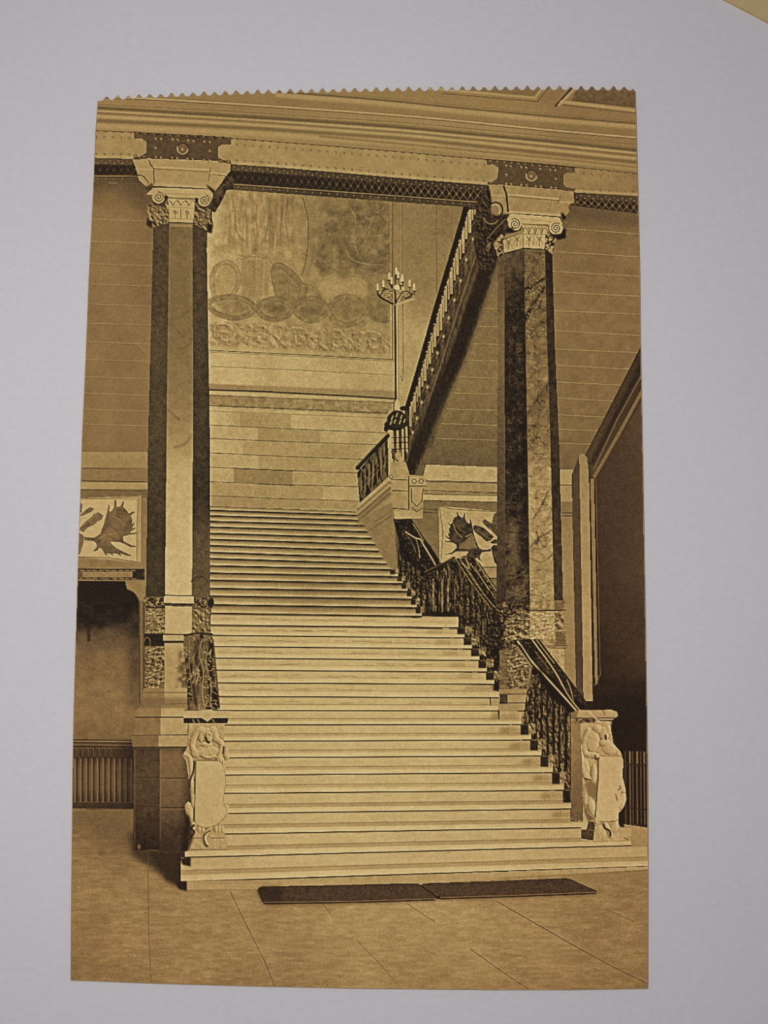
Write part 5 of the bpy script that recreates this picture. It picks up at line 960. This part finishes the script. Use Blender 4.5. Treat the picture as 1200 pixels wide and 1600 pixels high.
it2 = [E(490, 375, 55, 70, 0, 8, OB), E(430, 330, 50, 45, .3, 7.5, OB), E(540, 340, 34, 50, 0, 7, OB), E(500, 470, 60, 40, 0, 7, OB), E(370, 450, 75, 110, .2, 7, OB), E(320, 400, 30, 70, .2, 5, OB), ('s', NB([(330, 340), (290, 450), (300, 580), (390, 600)]), 8, 6), E(420, 620, 34, 34, 0, 7, OB), E(440, 640, 12, 28, 0, 8, OB), E(560, 540, 90, 60, .3, 6, OB), E(640, 570, 30, 40, 0, 6, OB),
       ('s', NB([(240, 520), (250, 640), (290, 780), (330, 850)]), 10, 6), E(385, 800, 34, 105, .05, 7, OB), E(300, 740, 40, 110, -.1, 5, OB), ('s', NB([(280, 900), (300, 1000), (300, 1100)]), 6, 4), E(362, 1130, 40, 100, -.25, 7, OB), E(420, 1285, 34, 36, 0, 6, OB), ('s', NB([(500, 1310), (540, 1380), (560, 1440)]), 7, 5), E(600, 1340, 40, 60, .3, 5, OB), E(680, 1080, 42, 80, .2, 5.5, OB), E(690, 960, 25, 34, 0, 5, OB), E(460, 1400, 60, 70, 0, 3, OB), ('p', SH2, 6, .8)]
relief(N2C, it2, 160, k=22, light=(.85, -.5), label=L_n2, rnd=.9, ao=9, lim=(-80, 18))
poly(NB([(275, 900), (340, 870), (425, 900), (418, 1050), (385, 1060), (320, 1010)]), 94, a=.75, soft=2); poly(NB([(280, 1080), (330, 1210), (395, 1260), (330, 1300), (285, 1190)]), 80, a=.8, soft=1.5)
poly(SH2, tex(169, F5, 3), label=L_s2, a=.9); line(NB([(434, 640), (430, 860), (415, 1050), (400, 1240)]), 2.0, 78, a=.85); line(NB([(440, 608), (680, 608)]), 1.4, 112, a=.8)
for pts, w_, t_, a_ in (([(505, 395), (512, 432)], 3.0, 62, .9), ([(290, 845), (350, 860)], 2.4, 70, .85), ([(400, 600), (410, 640), (440, 630)], 2.4, 74, .8), ([(485, 1320), (500, 1360), (550, 1390), (560, 1440)], 3.0, 66, .85), ([(655, 920), (665, 945), (640, 960)], 1.8, 98, .8), ([(615, 1010), (625, 1050), (630, 1070)], 2.2, 112, .7), ([(700, 1460), (740, 1480)], 1.6, 76, .8), ([(440, 1290), (520, 1296), (620, 1290)], 1.4, 112, .7)):
    curve(NB(pts), w_, t_, a=a_, soft=max(.7, w_ * .45))
poly(NB([(150, 160), (230, 130), (570, 128), (630, 150), (635, 190), (580, 230), (150, 225)]), tex(150, F5, 10), label=L_c2); line(NB([(150, 212), (350, 215), (620, 212)]), 1.8, 66, a=.85); poly(NB([(155, 220), (400, 222), (400, 260), (160, 265)]), marble(None, F2, 36, 110, 2), a=.85, soft=.8)
poly(NB([(150, 150), (230, 135), (200, 215), (140, 215)]), 96, a=.8, soft=1); line(NB([(330, 140), (380, 190), (440, 250)]), 2.6, 170, a=.8); line(NB([(480, 135), (500, 180)]), 2, 104, a=.7); line(NB([(570, 230), (560, 300)]), 1.6, 110, a=.7)
line([(927, 1315), (986, 1313.5)], 1.2, 110, a=.5)

# ------------------------------------------------------------------ door mats
for nm, P_, in (('a', [(402, 1391), (404, 1387), (410, 1385), (520, 1383), (640, 1380), (653, 1380.5), (660, 1385), (684, 1403), (676, 1406), (560, 1410), (416, 1412.5), (410, 1410)]), ('b', [(657, 1384), (662, 1380), (760, 1377), (884, 1372), (892, 1373.5), (910, 1382), (933, 1392), (930, 1396), (800, 1401), (686, 1404.5), (683, 1402)])):
    lm = lab('printed_door_mat')
    poly([(x + 1, y + 3) for x, y in P_], 66, a=.5, soft=2.5); poly(P_, tex(62, F2, 5), label=lm, warm=.7, grain=8)
    if nm == 'a': poly([(402, 1391), (410, 1386), (440, 1386), (440, 1411), (412, 1411)], 40, a=.6, soft=5); line([(412, 1410), (560, 1408), (680, 1404)], 1.2, 116, a=.7); line([(412, 1412.5), (560, 1410.5), (682, 1406.5)], 1.3, 40, a=.8)
    else: line([(688, 1402.5), (800, 1399), (930, 1394)], 1.3, 116, a=.7); line([(688, 1405), (800, 1401.5), (931, 1396.5)], 1.3, 40, a=.8); line([(656, 1383), (672, 1394), (684, 1403)], 2.0, 36); ell(684.5, 1402.5, 3, 2.4, 22, soft=.6)

# ------------------------------------------------------------------ ageing of the print: grain and mottling
T += 0.75 * (T - blur(T, 1.3)) + 0.25 * (T - blur(T, 5))
T += GR * (field(1.25, 1.25, 21) - 0.5) * 2.9 + 2.5 * (fb(70, 60, 22, 2) - 0.5) * 2
T = np.clip(T - 11 * np.clip((78 - T) / 40, 0, 1), 14, 215)

# ------------------------------------------------------------------ turn the print into flat ink meshes, one for each printed part
STEP = 1.06
gx = np.arange(X0 + 4, X1 - 4, STEP); gy = np.arange(Y0 + 4, Y1 - 4, STEP)
def box_s(a, r=1):
    c = np.pad(a, r, mode='edge'); s_ = 0
    for i in range(2 * r + 1):
        for j in range(2 * r + 1): s_ = s_ + c[i:i + a.shape[0], j:j + a.shape[1]]
    return s_ / (2 * r + 1) ** 2
def sample(a, x, y):
    u = (x - X0) * SS - 0.5; v = (y - Y0) * SS - 0.5
    iu = np.clip(u.astype(int), 0, W_ - 2); iv = np.clip(v.astype(int), 0, H_ - 2); fu = (u - iu)[None, :]; fv = (v - iv)[:, None]
    g = lambda r, c: a[np.ix_(r, c)]
    return (g(iv, iu) * (1 - fu) + g(iv, iu + 1) * fu) * (1 - fv) + (g(iv + 1, iu) * (1 - fu) + g(iv + 1, iu + 1) * fu) * fv
Tv = sample(T, gx, gy); Wv = sample(WM, gx, gy)
GX, GY = np.meshgrid(gx, gy)
# ink colour from lightness: two ramps (olive sepia near the middle, redder brown towards the rim, partly lens colour falloff painted in)
lv = [0, 30, 60, 90, 120, 150, 180, 215]
OL = np.array([(20, 16, 12), (42, 34, 24), (74, 62, 42), (108, 90, 56), (140, 117, 72), (172, 147, 92), (205, 182, 120), (232, 212, 155)], float)
RD = np.array([(22, 15, 11), (46, 33, 24), (80, 59, 40), (113, 87, 56), (147, 113, 69), (179, 145, 94), (206, 176, 122), (230, 208, 158)], float)
wr = np.clip(np.hypot((GX - 560) / 620, (GY - 620) / 900) ** 1.6 * 0.75 + Wv * 0.45, 0, 1)[..., None]
def look(tab): return np.stack([np.interp(Tv, lv, tab[:, c]) for c in range(3)], -1)
rgb = (look(OL) * (1 - wr) + look(RD) * wr) / 255.0
lin = np.where(rgb <= 0.04045, rgb / 12.92, ((rgb + 0.055) / 1.055) ** 2.4)
ux, uy, _ = unproject(GX.ravel(), GY.ravel(), CARD_T + 0.000012)
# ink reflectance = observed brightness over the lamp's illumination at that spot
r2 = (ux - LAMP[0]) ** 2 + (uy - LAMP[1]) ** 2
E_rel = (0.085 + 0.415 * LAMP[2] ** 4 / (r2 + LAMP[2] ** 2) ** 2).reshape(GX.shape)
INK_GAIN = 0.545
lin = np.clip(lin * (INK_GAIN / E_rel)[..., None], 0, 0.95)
# which cells lie on the card
cxs = gx[:-1] + STEP / 2; cys = gy[:-1] + STEP / 2
on = inside(OUT, cxs[None, :], cys[:, None])
e = on.copy(); e[1:] &= on[:-1]; e[:-1] &= on[1:]; e[:, 1:] &= on[:, :-1]; e[:, :-1] &= on[:, 1:]
lc = LB[np.ix_(np.clip(((cys - Y0) * SS).astype(int), 0, H_ - 1), np.clip(((cxs - X0) * SS).astype(int), 0, W_ - 1))].astype(int)
for _ in range(400):
    if not (lc == 0).any(): break
    for ax, sh_ in ((1, 1), (1, -1), (0, 1), (0, -1)):
        z = lc == 0; lc[z] = np.roll(lc, sh_, axis=ax)[z]
lc[~e] = -1
ncol = len(gx)
def cells_obj(name, rows, cols, parent):
    v00 = rows * ncol + cols
    quads = np.stack([v00, v00 + ncol, v00 + ncol + 1, v00 + 1], 1)
    used, inv = np.unique(quads.ravel(), return_inverse=True)
    me = bpy.data.meshes.new(name)
    co = np.empty((len(used), 3), np.float32); co[:, 0] = ux[used]; co[:, 1] = uy[used]; co[:, 2] = CARD_T + 0.000012
    nq = len(quads)
    me.vertices.add(len(used)); me.vertices.foreach_set('co', co.ravel())
    me.loops.add(nq * 4); me.loops.foreach_set('vertex_index', inv.astype(np.int32).ravel())
    me.polygons.add(nq); me.polygons.foreach_set('loop_start', np.arange(0, nq * 4, 4, dtype=np.int32)); me.polygons.foreach_set('loop_total', np.full(nq, 4, np.int32))
    me.update(calc_edges=True)
    at = me.attributes.new('ink', 'FLOAT_COLOR', 'POINT')
    c4 = np.ones((len(used), 4), np.float32); c4[:, :3] = lin.reshape(-1, 3)[used]; at.data.foreach_set('color', c4.ravel())
    me.materials.append(M_print)
    o = bpy.data.objects.new(name, me); COL.objects.link(o); o.parent = parent
    return o
order = np.argsort(lc.ravel(), kind='stable'); sl_ = lc.ravel()[order]
starts = np.searchsorted(sl_, np.arange(len(LABELS))); ends = np.searchsorted(sl_, np.arange(len(LABELS)), side='right')
nC = lc.shape[1]
def has(i): return ends[i] - starts[i] >= 6
def make(i, name, parent):
    idx = order[starts[i]:ends[i]]; return cells_obj(name, idx // nC, idx % nC, parent)
parents = {}
cur = {}
for i, (part, sub) in enumerate(LABELS):
    if sub is None:
        subs_follow = any(LABELS[j][0] == part and LABELS[j][1] and has(j) for j in range(i + 1, len(LABELS)))
        if has(i): o = make(i, part, card)
        elif subs_follow:
            o = bpy.data.objects.new(part, None); COL.objects.link(o); o.parent = card
        else: continue
        cur[part] = o; parents[i] = o
    elif has(i):
        make(i, sub, cur[part])
PART_LABELS = {'printed_staircase': 'pictured flight of broad pale marble steps', 'printed_candelabrum': 'pictured tall candelabrum with a crown of candles'}
for o in card.children:
    b_ = o.name.split('.')[0]
    if b_ in PART_LABELS: o['label'] = PART_LABELS[b_]
